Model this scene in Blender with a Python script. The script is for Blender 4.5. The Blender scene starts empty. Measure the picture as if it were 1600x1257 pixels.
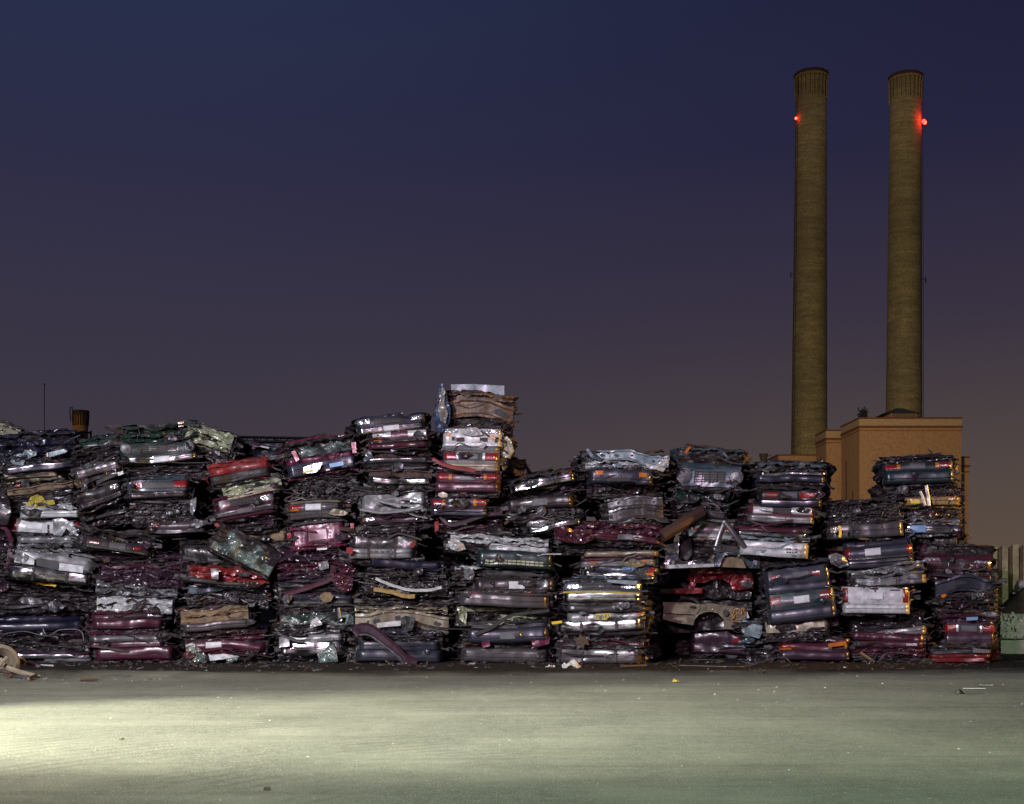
import bpy, bmesh, math
import numpy as np
from mathutils import Matrix, Vector

R = math.radians
scene = bpy.context.scene
col = scene.collection

# ------------------------------------------------------------------ camera
FPX, HORIZON, CAMH, YB = 2000.0, 916.0, 1.7, 28.57      # focal length and horizon in photo pixels, metres
cam_data = bpy.data.cameras.new('camera')
cam_data.sensor_width = 36.0
cam_data.lens = 36.0 * FPX / 1600.0
cam_data.shift_y = (HORIZON - 628.5) / 1600.0
cam_data.clip_end = 3000.0
cam = bpy.data.objects.new('camera', cam_data)
cam.location = (0, 0, CAMH)
cam.rotation_euler = (R(90), 0, 0)
col.objects.link(cam)
scene.camera = cam

# ------------------------------------------------------------------ night sky
world = bpy.data.worlds.new('World')
scene.world = world
world.use_nodes = True
wn, wl = world.node_tree.nodes, world.node_tree.links
wn.clear()
w_out = wn.new('ShaderNodeOutputWorld')
w_bg = wn.new('ShaderNodeBackground')
w_tc = wn.new('ShaderNodeTexCoord')
w_sep = wn.new('ShaderNodeSeparateXYZ')
wl.new(w_tc.outputs['Generated'], w_sep.inputs[0])
def w_ramp(stops):
    r = wn.new('ShaderNodeValToRGB')
    e = r.color_ramp.elements
    e[0].position, e[0].color = stops[0][0], (*stops[0][1], 1)
    e[1].position, e[1].color = stops[-1][0], (*stops[-1][1], 1)
    for p, c in stops[1:-1]:
        n = e.new(p); n.color = (*c, 1)
    wl.new(w_sep.outputs['Z'], r.inputs[0])
    return r
ra = w_ramp([(0, (.060, .047, .058)), (.10, (.052, .042, .057)), (.20, (.039, .034, .060)), (.32, (.025, .026, .063)), (.42, (.021, .030, .074)), (1, (.008, .012, .05))])
rb = w_ramp([(0, (.115, .080, .055)), (.10, (.078, .059, .056)), (.20, (.040, .031, .052)), (.32, (.019, .018, .048)), (.42, (.0138, .0138, .041)), (1, (.006, .008, .04))])
w_mr = wn.new('ShaderNodeMapRange')
w_mr.inputs['From Min'].default_value = -.34
w_mr.inputs['From Max'].default_value = .42
w_mr.interpolation_type = 'SMOOTHSTEP'
wl.new(w_sep.outputs['X'], w_mr.inputs['Value'])
w_mix = wn.new('ShaderNodeMixRGB')
wl.new(w_mr.outputs[0], w_mix.inputs[0])
wl.new(ra.outputs[0], w_mix.inputs[1])
wl.new(rb.outputs[0], w_mix.inputs[2])
wl.new(w_mix.outputs[0], w_bg.inputs['Color'])
w_bg.inputs['Strength'].default_value = 1.0
wl.new(w_bg.outputs[0], w_out.inputs[0])

# ------------------------------------------------------------------ yard floodlights out of frame, with added fill, wash and fence lamps
def spot(name, loc, aim, power, color, angle, blend=.6, size=.25):
    d = bpy.data.lights.new(name, 'SPOT')
    d.energy, d.color, d.spot_size, d.spot_blend, d.shadow_soft_size = power, color, R(angle), blend, size
    o = bpy.data.objects.new(name, d)
    o.location = loc
    o.rotation_euler = (Vector(aim) - Vector(loc)).to_track_quat('-Z', 'Y').to_euler()
    col.objects.link(o)
    return o
spot('floodlight_yard', (-16.5, 13.2, 3.3), (-4.0, 15.6, 0.0), 66000, (.97, 1.0, .80), 40, .75, .12)
spot('floodlight_ground', (-1.5, 3.5, 13), (1.4, 10.8, 0), 10500, (.80, 1.0, .82), 54, 1.0, .3)
spot('floodlight_stack', (-14, 1.0, 11.5), (-.6, 29.0, 5.0), 32000, (.92, .95, 1.0), 68, .8, .5)
spot('magenta_fill', (-9, -8, 10.0), (.5, 29, 3.6), 19000, (1.0, .58, .84), 48, .8, .4)  # added lamp without a source, tints the dark metal magenta
spot('added_wash', (-11, 5, 10.0), (-6, 15.5, 0), 13000, (.97, 1.0, .80), 62, 1.0, .3)  # unseen broad lamp added to lift the dim ground at the left
spot('added_fence_light', (24, 6, 9.0), (13.8, 32.0, 1.2), 9000, (.88, 1.0, .72), 20, .8, .3)  # unseen narrow lamp added to light the fence
spot('sodium_lamp_yard', (25, 26.2, 6.5), (4, 29.4, 2.8), 20000, (1.0, .50, .10), 30, .5, .25)
spot('sodium_lamp_station', (12, 100, 22.0), (60, 182, 26), 128000, (1.0, .72, .39), 80, .9, .6)
spot('sodium_lamp_far', (-60, 70, 5.0), (-45, 112, 12), 26000, (1.0, .55, .14), 80, .9, .6)

scene.view_settings.view_transform = 'Standard'
scene.view_settings.look = 'None'
scene.view_settings.exposure = 0.0
scene.view_settings.gamma = 1.0
scene.cycles.use_denoising = True
scene.cycles.sample_clamp_indirect = 4.0
scene.cycles.max_bounces = 6
scene.cycles.glossy_bounces = 3
scene.cycles.transmission_bounces = 3

# ------------------------------------------------------------------ helpers
def W(px, py, Y):
    """World point seen at photo pixel (px, py) at distance Y."""
    return Vector(((px - 800.0) / FPX * Y, Y, CAMH - (py - HORIZON) / FPX * Y))

def crease(P, seed, freq=3.0, octs=3, k=3, stretch=(1, 1, 1)):
    """Folded sheet metal: sums of triangle waves along random directions."""
    rng = np.random.default_rng(seed)
    P = np.asarray(P, float) * np.array(stretch)
    out = np.zeros(P.shape[:-1]); amp = 1.0
    for o in range(octs):
        Q = P + .22 / freq * np.sin(P[..., [1, 2, 0]] * freq * 2.3 + rng.random(3) * 9)
        for i in range(k):
            d = rng.normal(size=3); d /= np.linalg.norm(d)
            t = Q @ d * freq + rng.random()
            out += amp * (np.abs((t % 1) * 2 - 1) * 2 - 1) / k * 1.4
        freq *= 2.1; amp *= .52
    return out

class MB:
    """Collects faces and links them as ONE mesh object."""
    def __init__(s):
        s.v, s.f, s.m, s.n = [], [], [], 0
    def add(s, V, F, mi=0):
        V = np.array(V, float).reshape(-1, 3)
        s.v.append(V)
        for f in F:
            s.f.append([i + s.n for i in f])
        s.m.extend(mi if hasattr(mi, '__len__') else [mi] * len(F))
        s.n += len(V)
    def grid(s, P, mi=0, wrap=False, flip=False):
        a, b = P.shape[:2]
        F = []
        bb = b if wrap else b - 1
        for i in range(a - 1):
            for j in range(bb):
                j2 = (j + 1) % b
                q = [i * b + j, i * b + j2, (i + 1) * b + j2, (i + 1) * b + j]
                F.append(q[::-1] if flip else q)
        s.add(P, F, mi)
    def box(s, c, d, mi=0, rot=None):
        d = np.array(d) / 2
        V = np.array([[x, y, z] for x in (-1, 1) for y in (-1, 1) for z in (-1, 1)], float) * d
        if rot is not None:
            V = V @ np.array(rot).T
        s.add(V + np.array(c), [(0, 1, 3, 2), (4, 6, 7, 5), (0, 4, 5, 1), (2, 3, 7, 6), (0, 2, 6, 4), (1, 5, 7, 3)], mi)
    def tube(s, path, r, mi=0, n=6, flat=1.0):
        path = np.asarray(path, float)
        k = len(path)
        T = np.gradient(path, axis=0)
        T /= np.linalg.norm(T, axis=1)[:, None] + 1e-9
        up = np.array([0, 0, 1.0]) if abs(T[0][2]) < .9 else np.array([1.0, 0, 0])
        rr = np.broadcast_to(np.asarray(r, float), (k,))
        A = np.cross(T, up); A /= np.linalg.norm(A, axis=1)[:, None] + 1e-9
        B = np.cross(A, T)
        t = np.arange(n) * 2 * math.pi / n + .4
        P = path[:, None] + (np.cos(t)[None, :, None] * A[:, None] * flat + np.sin(t)[None, :, None] * B[:, None]) * rr[:, None, None]
        s.grid(P, mi, wrap=True)
        s.add(P[0], [list(range(n))[::-1]], mi); s.add(P[-1], [list(range(n))], mi)
    def lathe(s, prof, n=32, mi=0, cx=None):
        t = np.arange(n) * 2 * math.pi / n
        P = np.array([[[r * math.cos(a), r * math.sin(a), z] for a in t] for r, z in prof])
        if cx is not None:
            P[..., 0] += np.array([cx(z) for r, z in prof])[:, None]
        s.grid(P, mi, wrap=True)
        s.add(P[-1], [list(range(n))], mi)
    def build(s, name, mats, parent=None, sharp=34, loc=None, warp=None):
        me = bpy.data.meshes.new(name)
        V = np.concatenate(s.v) if s.v else np.zeros((0, 3))
        if warp is not None:
            V = warp(V)
        me.from_pydata(V.tolist(), [], s.f)
        for m in (mats if isinstance(mats, (list, tuple)) else [mats]):
            me.materials.append(M[m] if isinstance(m, str) else m)
        me.polygons.foreach_set('material_index', s.m)
        me.polygons.foreach_set('use_smooth', [True] * len(s.f))
        me.set_sharp_from_angle(angle=R(sharp))
        me.update()
        o = bpy.data.objects.new(name, me)
        col.objects.link(o)
        if loc is not None:
            o.location = loc
        if parent is not None:
            o.parent = parent
        return o

def tag(o, label=None, cat=None, group=None, kind=None):
    for k, v in (('label', label), ('category', cat), ('group', group), ('kind', kind)):
        if v:
            o[k] = v
    return o
def thing(name, label, cat, loc=(0, 0, 0), group=None):
    o = bpy.data.objects.new(name, None)
    o.empty_display_size = .2
    o.location = loc
    col.objects.link(o)
    return tag(o, label, cat, group)

# ------------------------------------------------------------------ materials
M = {}
def mat(name, base, metallic=0.0, rough=.5, coat=0.0, dirt=.35, dirtcol=(.022, .018, .018), bump=.25, bscale=26, dscale=5.0, wave=0, spec=.5, thr=.5):
    m = bpy.data.materials.new(name)
    m.use_nodes = True
    n, l = m.node_tree.nodes, m.node_tree.links
    b = n['Principled BSDF']
    tc = n.new('ShaderNodeTexCoord'); oi = n.new('ShaderNodeObjectInfo')
    ad = n.new('ShaderNodeVectorMath'); ad.operation = 'MULTIPLY_ADD'
    cb = n.new('ShaderNodeCombineXYZ')
    for i in range(3):
        l.new(oi.outputs['Random'], cb.inputs[i])
    ad.inputs[1].default_value = (57.3, 91.7, 33.1)
    l.new(cb.outputs[0], ad.inputs[0]); l.new(tc.outputs['Object'], ad.inputs[2])
    n1 = n.new('ShaderNodeTexNoise'); n1.inputs['Scale'].default_value = dscale; n1.inputs['Detail'].default_value = 7; n1.inputs['Roughness'].default_value = .68
    l.new(ad.outputs[0], n1.inputs['Vector'])
    r1 = n.new('ShaderNodeMapRange'); r1.inputs['From Min'].default_value = thr - .1; r1.inputs['From Max'].default_value = thr + .16
    r1.inputs['To Max'].default_value = dirt
    r1.inputs['To Min'].default_value = dirt * .18
    l.new(n1.outputs[0], r1.inputs['Value'])
    mx = n.new('ShaderNodeMixRGB'); mx.inputs[1].default_value = (*base, 1); mx.inputs[2].default_value = (*dirtcol, 1)
    l.new(r1.outputs[0], mx.inputs[0]); l.new(mx.outputs[0], b.inputs['Base Color'])
    n2 = n.new('ShaderNodeTexNoise'); n2.inputs['Scale'].default_value = bscale; n2.inputs['Detail'].default_value = 4
    l.new(ad.outputs[0], n2.inputs['Vector'])
    rr = n.new('ShaderNodeMapRange'); rr.inputs['To Min'].default_value = max(.04, rough * .7); rr.inputs['To Max'].default_value = min(1, rough * 1.5 + .05)
    l.new(n1.outputs[0], rr.inputs['Value']); l.new(rr.outputs[0], b.inputs['Roughness'])
    bp = n.new('ShaderNodeBump'); bp.inputs['Strength'].default_value = bump; bp.inputs['Distance'].default_value = .02
    if wave:
        wv = n.new('ShaderNodeTexWave'); wv.inputs['Scale'].default_value = wave; wv.bands_direction = 'X'; wv.inputs['Distortion'].default_value = 1.5
        l.new(tc.outputs['Object'], wv.inputs['Vector']); l.new(wv.outputs[1], bp.inputs['Height'])
    else:
        l.new(n2.outputs[0], bp.inputs['Height'])
    l.new(bp.outputs[0], b.inputs['Normal'])
    b.inputs['Metallic'].default_value = metallic
    b.inputs['Coat Weight'].default_value = coat
    b.inputs['Coat Roughness'].default_value = .20
    b.inputs['Specular IOR Level'].default_value = spec
    M[name] = m
    return m
PAINTS = dict(navy=(.008, .010, .032), blue=(.016, .045, .11), teal=(.010, .030, .036), green=(.007, .030, .023), black=(.007, .006, .008),
              charcoal=(.022, .017, .022), grey=(.075, .070, .078), silver=(.24, .25, .26), white=(.50, .53, .54), cream=(.40, .37, .27), beige=(.21, .18, .125),
              brown=(.075, .045, .03), maroon=(.062, .008, .024), red=(.22, .012, .013), magenta=(.12, .012, .045), rose=(.13, .025, .042),
              paleblue=(.22, .29, .33), palegreen=(.34, .38, .25), slate=(.030, .036, .058), plum=(.032, .010, .028), steelblue=(.055, .085, .11), gold=(.36, .24, .07))
for k, c in PAINTS.items():
    mat(k, c, metallic=.35 if k in ('slate', 'silver', 'teal', 'steelblue', 'grey', 'navy') else .12, rough=.36, coat=.40, dirt=.6, bump=.10)
mat('chrome', (.72, .73, .75), 1.0, .19, dirt=.75, dirtcol=(.05, .042, .045), bump=.10, bscale=9, thr=.50)
mat('steel', (.17, .17, .185), .7, .45, dirt=.9, bump=.3)
mat('dark', (.010, .008, .010), .1, .48, dirt=.6, dirtcol=(.028, .019, .018), bump=.35)
mat('rust', (.058, .025, .014), .25, .6, dirt=.75, dirtcol=(.03, .024, .026), bump=.6, dscale=9)
mat('burnt', (.17, .095, .04), .35, .5, dirt=.85, dirtcol=(.045, .05, .065), bump=.6, dscale=6, thr=.47)
mat('rubber', (.016, .016, .018), 0, .5, dirt=.35, dirtcol=(.05, .045, .04), bump=.3)
mat('tan', (.20, .145, .085), 0, .85, dirt=.6, bump=.5)
mat('foam', (.42, .34, .05), 0, .9, dirt=.4, bump=.8, bscale=18)
mat('lens_red', (.26, .007, .008), 0, .14, coat=.6, dirt=.6, wave=26, bump=.25)
mat('lens_amber', (.50, .15, .01), 0, .14, coat=.6, dirt=.45, wave=26, bump=.25)
mat('lens_white', (.62, .64, .66), .3, .14, coat=.8, dirt=.25, wave=26, bump=.25)
mat('headlamp', (.86, .88, .90), .85, .16, coat=.8, dirt=.22, bump=1.0, bscale=22)
mat('plate_white', (.55, .57, .60), 0, .4, dirt=.35, bump=.2)
mat('plate_yellow', (.62, .55, .10), 0, .4, dirt=.4, bump=.2)
mat('plate_blue', (.16, .33, .58), 0, .4, dirt=.3, bump=.2)
mat('plate_dark', (.07, .075, .085), .1, .45, dirt=.4, bump=.2)
mat('ink', (.02, .025, .06), 0, .5, dirt=.1, bump=0)
mat('graffiti', (.42, .20, .04), 0, .5, dirt=.1, bump=.1)
mat('yellow', (.70, .50, .03), 0, .45, dirt=.2, bump=.2)
mat('brick', (.35, .215, .12), 0, .9, dirt=.75, dirtcol=(.20, .125, .072), bump=.8, bscale=5, dscale=2.6)
mat('brick_band', (.12, .036, .02), 0, .9, dirt=.4, dirtcol=(.10, .05, .03), bump=.5, bscale=3, dscale=.7)
mat('brick_pale', (.36, .27, .17), 0, .9, dirt=.6, dirtcol=(.22, .16, .10), bump=.6, bscale=5, dscale=2.6)
mat('tar', (.03, .03, .032), 0, .8, dirt=.3, bump=.3)
mat('verdigris', (.06, .10, .085), .2, .6, dirt=.5, bump=.3)
mat('chimney_cap', (.11, .045, .03), 0, .9, dirt=.5, bump=.4, dscale=.6)
mat('concrete', (.40, .45, .38), 0, .9, dirt=.5, dirtcol=(.17, .20, .15), bump=.7, bscale=12, dscale=4)
mat('lichen', (.55, .58, .50), 0, .95, dirt=.3, bump=.8, bscale=30)
mat('pile_steel', (.42, .41, .26), .2, .7, dirt=.6, dirtcol=(.14, .075, .03), bump=.4, dscale=3)
mat('soil', (.07, .05, .03), 0, .95, dirt=.5, bump=.8, bscale=10)
mat('hose', (.22, .18, .12), 0, .7, dirt=.5, bump=.4)
mat('litter_white', (.62, .62, .58), .1, .5, dirt=.4, bump=.3, dscale=3)
mat('litter_brown', (.13, .085, .05), 0, .8, dirt=.4, bump=.3, dscale=3)

def glass_mat():
    m = bpy.data.materials.new('cracked_glass'); m.use_nodes = True
    n, l = m.node_tree.nodes, m.node_tree.links
    b = n['Principled BSDF']
    tc = n.new('ShaderNodeTexCoord')
    vo = n.new('ShaderNodeTexVoronoi'); vo.feature = 'DISTANCE_TO_EDGE'; vo.inputs['Scale'].default_value = 38
    no = n.new('ShaderNodeTexNoise'); no.inputs['Scale'].default_value = 3.5; no.inputs['Detail'].default_value = 5
    l.new(tc.outputs['Object'], vo.inputs['Vector']); l.new(tc.outputs['Object'], no.inputs['Vector'])
    th = n.new('ShaderNodeMapRange'); th.inputs['From Min'].default_value = .0; th.inputs['From Max'].default_value = .16
    th.inputs['To Min'].default_value = 1.0; th.inputs['To Max'].default_value = 0.0
    l.new(vo.outputs['Distance'], th.inputs['Value'])
    pw = n.new('ShaderNodeMapRange'); pw.inputs['From Min'].default_value = .42; pw.inputs['From Max'].default_value = .62
    l.new(no.outputs[0], pw.inputs['Value'])
    mu = n.new('ShaderNodeMath'); mu.operation = 'MULTIPLY'
    l.new(th.outputs[0], mu.inputs[0]); l.new(pw.outputs[0], mu.inputs[1])
    mx = n.new('ShaderNodeMixRGB'); mx.inputs[1].default_value = (.022, .032, .03, 1); mx.inputs[2].default_value = (.36, .46, .43, 1)
    l.new(mu.outputs[0], mx.inputs[0]); l.new(mx.outputs[0], b.inputs['Base Color'])
    b.inputs['Roughness'].default_value = .18
    bp = n.new('ShaderNodeBump'); bp.inputs['Strength'].default_value = .5; bp.inputs['Distance'].default_value = .01
    l.new(vo.outputs['Distance'], bp.inputs['Height']); l.new(bp.outputs[0], b.inputs['Normal'])
    M['glass'] = m
glass_mat()

def emit_mat(name, color, strength):
    m = bpy.data.materials.new(name); m.use_nodes = True
    b = m.node_tree.nodes['Principled BSDF']
    b.inputs['Base Color'].default_value = (*color, 1)
    b.inputs['Emission Color'].default_value = (*color, 1)
    b.inputs['Emission Strength'].default_value = strength
    M[name] = m
emit_mat('beacon_glow', (1.0, .035, .012), 16)
emit_mat('beacon_bloom', (1.0, .05, .03), 5)

def chimney_mat():
    m = bpy.data.materials.new('chimney_brick'); m.use_nodes = True
    n, l = m.node_tree.nodes, m.node_tree.links
    b = n['Principled BSDF']; b.inputs['Roughness'].default_value = .92
    tc = n.new('ShaderNodeTexCoord')
    mp = n.new('ShaderNodeMapping'); mp.inputs['Scale'].default_value = (.25, .25, 1.6)
    l.new(tc.outputs['Object'], mp.inputs[0])
    n1 = n.new('ShaderNodeTexNoise'); n1.inputs['Scale'].default_value = 1.0; n1.inputs['Detail'].default_value = 8; n1.inputs['Roughness'].default_value = .75
    l.new(mp.outputs[0], n1.inputs['Vector'])
    mp2 = n.new('ShaderNodeMapping'); mp2.inputs['Scale'].default_value = (.12, .12, .03)
    l.new(tc.outputs['Object'], mp2.inputs[0])
    n2 = n.new('ShaderNodeTexNoise'); n2.inputs['Scale'].default_value = 2.0; n2.inputs['Detail'].default_value = 4
    l.new(mp2.outputs[0], n2.inputs['Vector'])
    br = n.new('ShaderNodeTexNoise'); br.inputs['Scale'].default_value = 3.2; br.inputs['Detail'].default_value = 3
    l.new(tc.outputs['Object'], br.inputs['Vector'])
    r1 = n.new('ShaderNodeMapRange'); r1.inputs['From Min'].default_value = .40; r1.inputs['From Max'].default_value = .66
    l.new(n1.outputs[0], r1.inputs['Value'])
    r2 = n.new('ShaderNodeMapRange'); r2.inputs['From Min'].default_value = .35; r2.inputs['From Max'].default_value = .7
    l.new(n2.outputs[0], r2.inputs['Value'])
    m1 = n.new('ShaderNodeMixRGB'); m1.inputs[1].default_value = (.34, .305, .165, 1); m1.inputs[2].default_value = (.17, .15, .088, 1)
    l.new(r1.outputs[0], m1.inputs[0])
    m2 = n.new('ShaderNodeMixRGB'); m2.inputs[2].default_value = (.10, .085, .06, 1)
    mm = n.new('ShaderNodeMath'); mm.operation = 'MULTIPLY'; mm.inputs[1].default_value = .7
    l.new(r2.outputs[0], mm.inputs[0]); l.new(mm.outputs[0], m2.inputs[0]); l.new(m1.outputs[0], m2.inputs[1])
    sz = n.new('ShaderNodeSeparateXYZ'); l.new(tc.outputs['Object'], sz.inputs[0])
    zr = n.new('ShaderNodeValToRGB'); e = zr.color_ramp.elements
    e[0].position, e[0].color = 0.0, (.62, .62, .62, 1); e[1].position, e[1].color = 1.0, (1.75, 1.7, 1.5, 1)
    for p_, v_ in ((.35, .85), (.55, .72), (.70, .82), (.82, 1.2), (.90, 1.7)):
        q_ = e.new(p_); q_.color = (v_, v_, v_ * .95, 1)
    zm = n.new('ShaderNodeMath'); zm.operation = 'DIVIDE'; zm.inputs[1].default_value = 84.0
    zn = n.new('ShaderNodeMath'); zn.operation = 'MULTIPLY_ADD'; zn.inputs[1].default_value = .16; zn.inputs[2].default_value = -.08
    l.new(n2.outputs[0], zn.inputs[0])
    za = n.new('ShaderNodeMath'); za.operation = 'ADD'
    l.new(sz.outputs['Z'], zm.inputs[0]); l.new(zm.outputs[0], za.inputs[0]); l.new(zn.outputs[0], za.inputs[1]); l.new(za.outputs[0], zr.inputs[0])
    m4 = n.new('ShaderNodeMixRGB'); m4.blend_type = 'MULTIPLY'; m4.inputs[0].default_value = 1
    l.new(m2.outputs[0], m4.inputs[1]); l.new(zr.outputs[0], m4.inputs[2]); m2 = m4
    m3 = n.new('ShaderNodeMixRGB'); m3.blend_type = 'OVERLAY'; m3.inputs[0].default_value = .6
    l.new(m2.outputs[0], m3.inputs[1]); l.new(br.outputs[0], m3.inputs[2])
    l.new(m3.outputs[0], b.inputs['Base Color'])
    bp = n.new('ShaderNodeBump'); bp.inputs['Strength'].default_value = .6; bp.inputs['Distance'].default_value = .2
    l.new(br.outputs[0], bp.inputs['Height']); l.new(bp.outputs[0], b.inputs['Normal'])
    M['chimney_brick'] = m
chimney_mat()

def ground_mat():
    m = bpy.data.materials.new('yard_dirt'); m.use_nodes = True
    n, l = m.node_tree.nodes, m.node_tree.links
    b = n['Principled BSDF']
    tc = n.new('ShaderNodeTexCoord'); sp = n.new('ShaderNodeSeparateXYZ')
    l.new(tc.outputs['Object'], sp.inputs[0])
    def noise(scale, detail=4, vec=None, rough=.6):
        t = n.new('ShaderNodeTexNoise'); t.inputs['Scale'].default_value = scale; t.inputs['Detail'].default_value = detail; t.inputs['Roughness'].default_value = rough
        l.new(vec or tc.outputs['Object'], t.inputs['Vector']); return t
    def mr(sock, a, bb, c=0., d=1.):
        r = n.new('ShaderNodeMapRange'); r.inputs['From Min'].default_value = a; r.inputs['From Max'].default_value = bb
        r.inputs['To Min'].default_value = c; r.inputs['To Max'].default_value = d; l.new(sock, r.inputs['Value']); return r.outputs[0]
    def math_(op, a, bb):
        x = n.new('ShaderNodeMath'); x.operation = op
        for i, s in ((0, a), (1, bb)):
            if isinstance(s, (int, float)): x.inputs[i].default_value = s
            else: l.new(s, x.inputs[i])
        return x.outputs[0]
    def mix(f, a, bb, blend='MIX'):
        x = n.new('ShaderNodeMixRGB'); x.blend_type = blend
        for i, s in ((0, f), (1, a), (2, bb)):
            if isinstance(s, tuple): x.inputs[i].default_value = (*s, 1)
            elif isinstance(s, (int, float)): x.inputs[i].default_value = s
            else: l.new(s, x.inputs[i])
        return x.outputs[0]
    fine = noise(60, 3); mid = noise(6, 6); big = noise(.55, 5)
    c = mix(mr(fine.outputs[0], .36, .64), (.080, .082, .062), (.262, .262, .205))
    c = mix(mr(noise(150, 2).outputs[0], .45, .62, 0, .6), c, (.055, .054, .045))
    c = mix(mr(noise(110, 2).outputs[0], .55, .68, 0, .6), c, (.36, .36, .31))
    c = mix(mr(mid.outputs[0], .45, .72, 0, .55), c, (.10, .088, .07))
    c = mix(mr(big.outputs[0], .42, .66, 0, .6), c, (.238, .235, .182))
    # scraped arcs left by the loader's wheels
    wv = n.new('ShaderNodeTexWave'); wv.wave_type = 'RINGS'; wv.rings_direction = 'Z'; wv.inputs['Scale'].default_value = 1.35; wv.inputs['Distortion'].default_value = .9; wv.inputs['Detail'].default_value = 3; wv.inputs['Detail Scale'].default_value = 2.5
    mp = n.new('ShaderNodeMapping'); mp.inputs['Location'].default_value = (-3.0, -7.5, 0)
    l.new(tc.outputs['Object'], mp.inputs[0]); l.new(mp.outputs[0], wv.inputs['Vector'])
    arcm = math_('MULTIPLY', math_('MULTIPLY', mr(wv.outputs[1], .4, .95, 0, .52), mr(noise(.5, 5).outputs[0], .46, .66)), mr(sp.outputs['X'], -2.5, 1.5, 1, .15))
    c = mix(arcm, c, (.085, .078, .062))
    st = n.new('ShaderNodeMapping'); st.inputs['Scale'].default_value = (.12, 2.6, 1); st.inputs['Rotation'].default_value = (0, 0, .03)
    l.new(tc.outputs['Object'], st.inputs[0])
    c = mix(mr(noise(1.0, 6, st.outputs[0]).outputs[0], .5, .74, 0, .5), c, (.095, .088, .075))
    # oily mud along the foot of the stacks, blackened further to paint the unlit strip
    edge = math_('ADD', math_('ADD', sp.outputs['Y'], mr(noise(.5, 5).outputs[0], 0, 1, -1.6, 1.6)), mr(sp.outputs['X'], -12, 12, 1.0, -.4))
    oil_shade = mr(edge, 24.3, 26.0)
    c = mix(math_('MULTIPLY', oil_shade, .93), c, mix(mr(mid.outputs[0], .4, .7), (.0045, .0036, .0036), (.011, .008, .0075)))
    # pale chips of glass and paint
    for scale, thr, rnd in ((5, .035, .78), (11, .075, .74), (24, .14, .78), (55, .22, .84)):
        vo = n.new('ShaderNodeTexVoronoi'); vo.inputs['Scale'].default_value = scale
        l.new(tc.outputs['Object'], vo.inputs['Vector'])
        s2 = n.new('ShaderNodeSeparateColor'); l.new(vo.outputs['Color'], s2.inputs[0])
        f = math_('MULTIPLY', math_('LESS_THAN', vo.outputs['Distance'], thr), math_('GREATER_THAN', s2.outputs[0], rnd))
        c = mix(f, c, mix(s2.outputs[1], (.62, .62, .58), (.30, .27, .2)))
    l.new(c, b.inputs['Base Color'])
    b.inputs['Roughness'].default_value = .86
    b.inputs['Specular IOR Level'].default_value = .12
    hb = math_('ADD', math_('MULTIPLY', noise(40, 6, None, .75).outputs[0], .8), math_('MULTIPLY', mid.outputs[0], .8))
    hb = math_('ADD', hb, math_('MULTIPLY', arcm, -.25))
    bp = n.new('ShaderNodeBump'); bp.inputs['Strength'].default_value = .55; bp.inputs['Distance'].default_value = .035
    l.new(hb, bp.inputs['Height']); l.new(bp.outputs[0], b.inputs['Normal'])
    M['yard_dirt'] = m
ground_mat()

# ------------------------------------------------------------------ the setting: ground
def build_ground():
    xs = np.unique(np.concatenate([np.linspace(-700, -30, 12), np.linspace(-30, 30, 121), np.linspace(30, 700, 12)]))
    ys = np.unique(np.concatenate([np.linspace(-60, 2, 6), np.linspace(2, 32, 121), np.linspace(32, 900, 16)]))
    X, Y = np.meshgrid(xs, ys, indexing='ij')
    near = np.exp(-((Y - 15) / 14.0) ** 4) * np.exp(-(X / 26.0) ** 4)
    Z = .006 * crease(np.stack([X, Y, X * 0], -1), 5, .22, 4) * near
    # low ridge of scraped-up dirt at the edge of the mud
    yr = 24.2 + .5 * np.sin(X * .5) + (X + 9) * .12
    Z += .10 * np.exp(-((Y - yr) / .45) ** 2) * np.clip((-2.5 - X) / 5, 0, 1) * (1 + .5 * crease(np.stack([X, Y, X * 0], -1), 8, .6, 3))
    Z *= np.where(Y > 27, np.clip((28 - Y), 0, 1), 1)
    mb = MB(); mb.grid(np.stack([X, Y, Z], -1), flip=True)
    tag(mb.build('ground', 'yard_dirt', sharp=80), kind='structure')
build_ground()

# ------------------------------------------------------------------ power station and chimneys
def ext_box(mb, x0, x1, y0, y1, z0, z1, mi=0):
    mb.box(((x0 + x1) / 2, (y0 + y1) / 2, (z0 + z1) / 2), (x1 - x0, y1 - y0, z1 - z0), mi)

def hall(name, root, pl, pr, ptop, Y, depth, band=True):
    """A brick block with parapet, two dark string courses and coping; px of its front corners and top."""
    a, b = W(pl, ptop, Y), W(pr, ptop, Y)
    x0, x1, zt = a.x, b.x, a.z
    mb = MB(); ext_box(mb, x0, x1, Y, Y + depth, -1, zt)
    o = mb.build(name, 'brick', root)
    def course(nm, z0, z1, out, m):
        q = MB(); ext_box(q, x0 - out, x1 + out, Y - out, Y + depth + out, z0, z1)
        q.build(nm, m, o)
    if band:
        q = MB(); ext_box(q, x0 - .05, x1 + .05, Y - .05, Y + depth + .05, zt - 10.6 * (Y / FPX) + .002, zt - .002); q.build('parapet', 'brick_pale', o)
    course('coping', zt + .002, zt + .22, .12, 'brick_band')
    if band:
        u = (Y / FPX)
        course('string_course', zt - 14 * u, zt - 10.6 * u, .14, 'brick_band')
        course('string_course', zt - 18.6 * u, zt - 17.6 * u, .07, 'brick_band')
    return o, x0, x1, zt

def slot(parent, x0, x1, y, z0, z1, side=False):
    q = MB()
    if side:
        ext_box(q, y - .03, y + .2, x0, x1, z0, z1)
    else:
        ext_box(q, x0, x1, y - .03, y + .2, z0, z1)
    q.build('slot_window', 'tar', parent)

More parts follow.
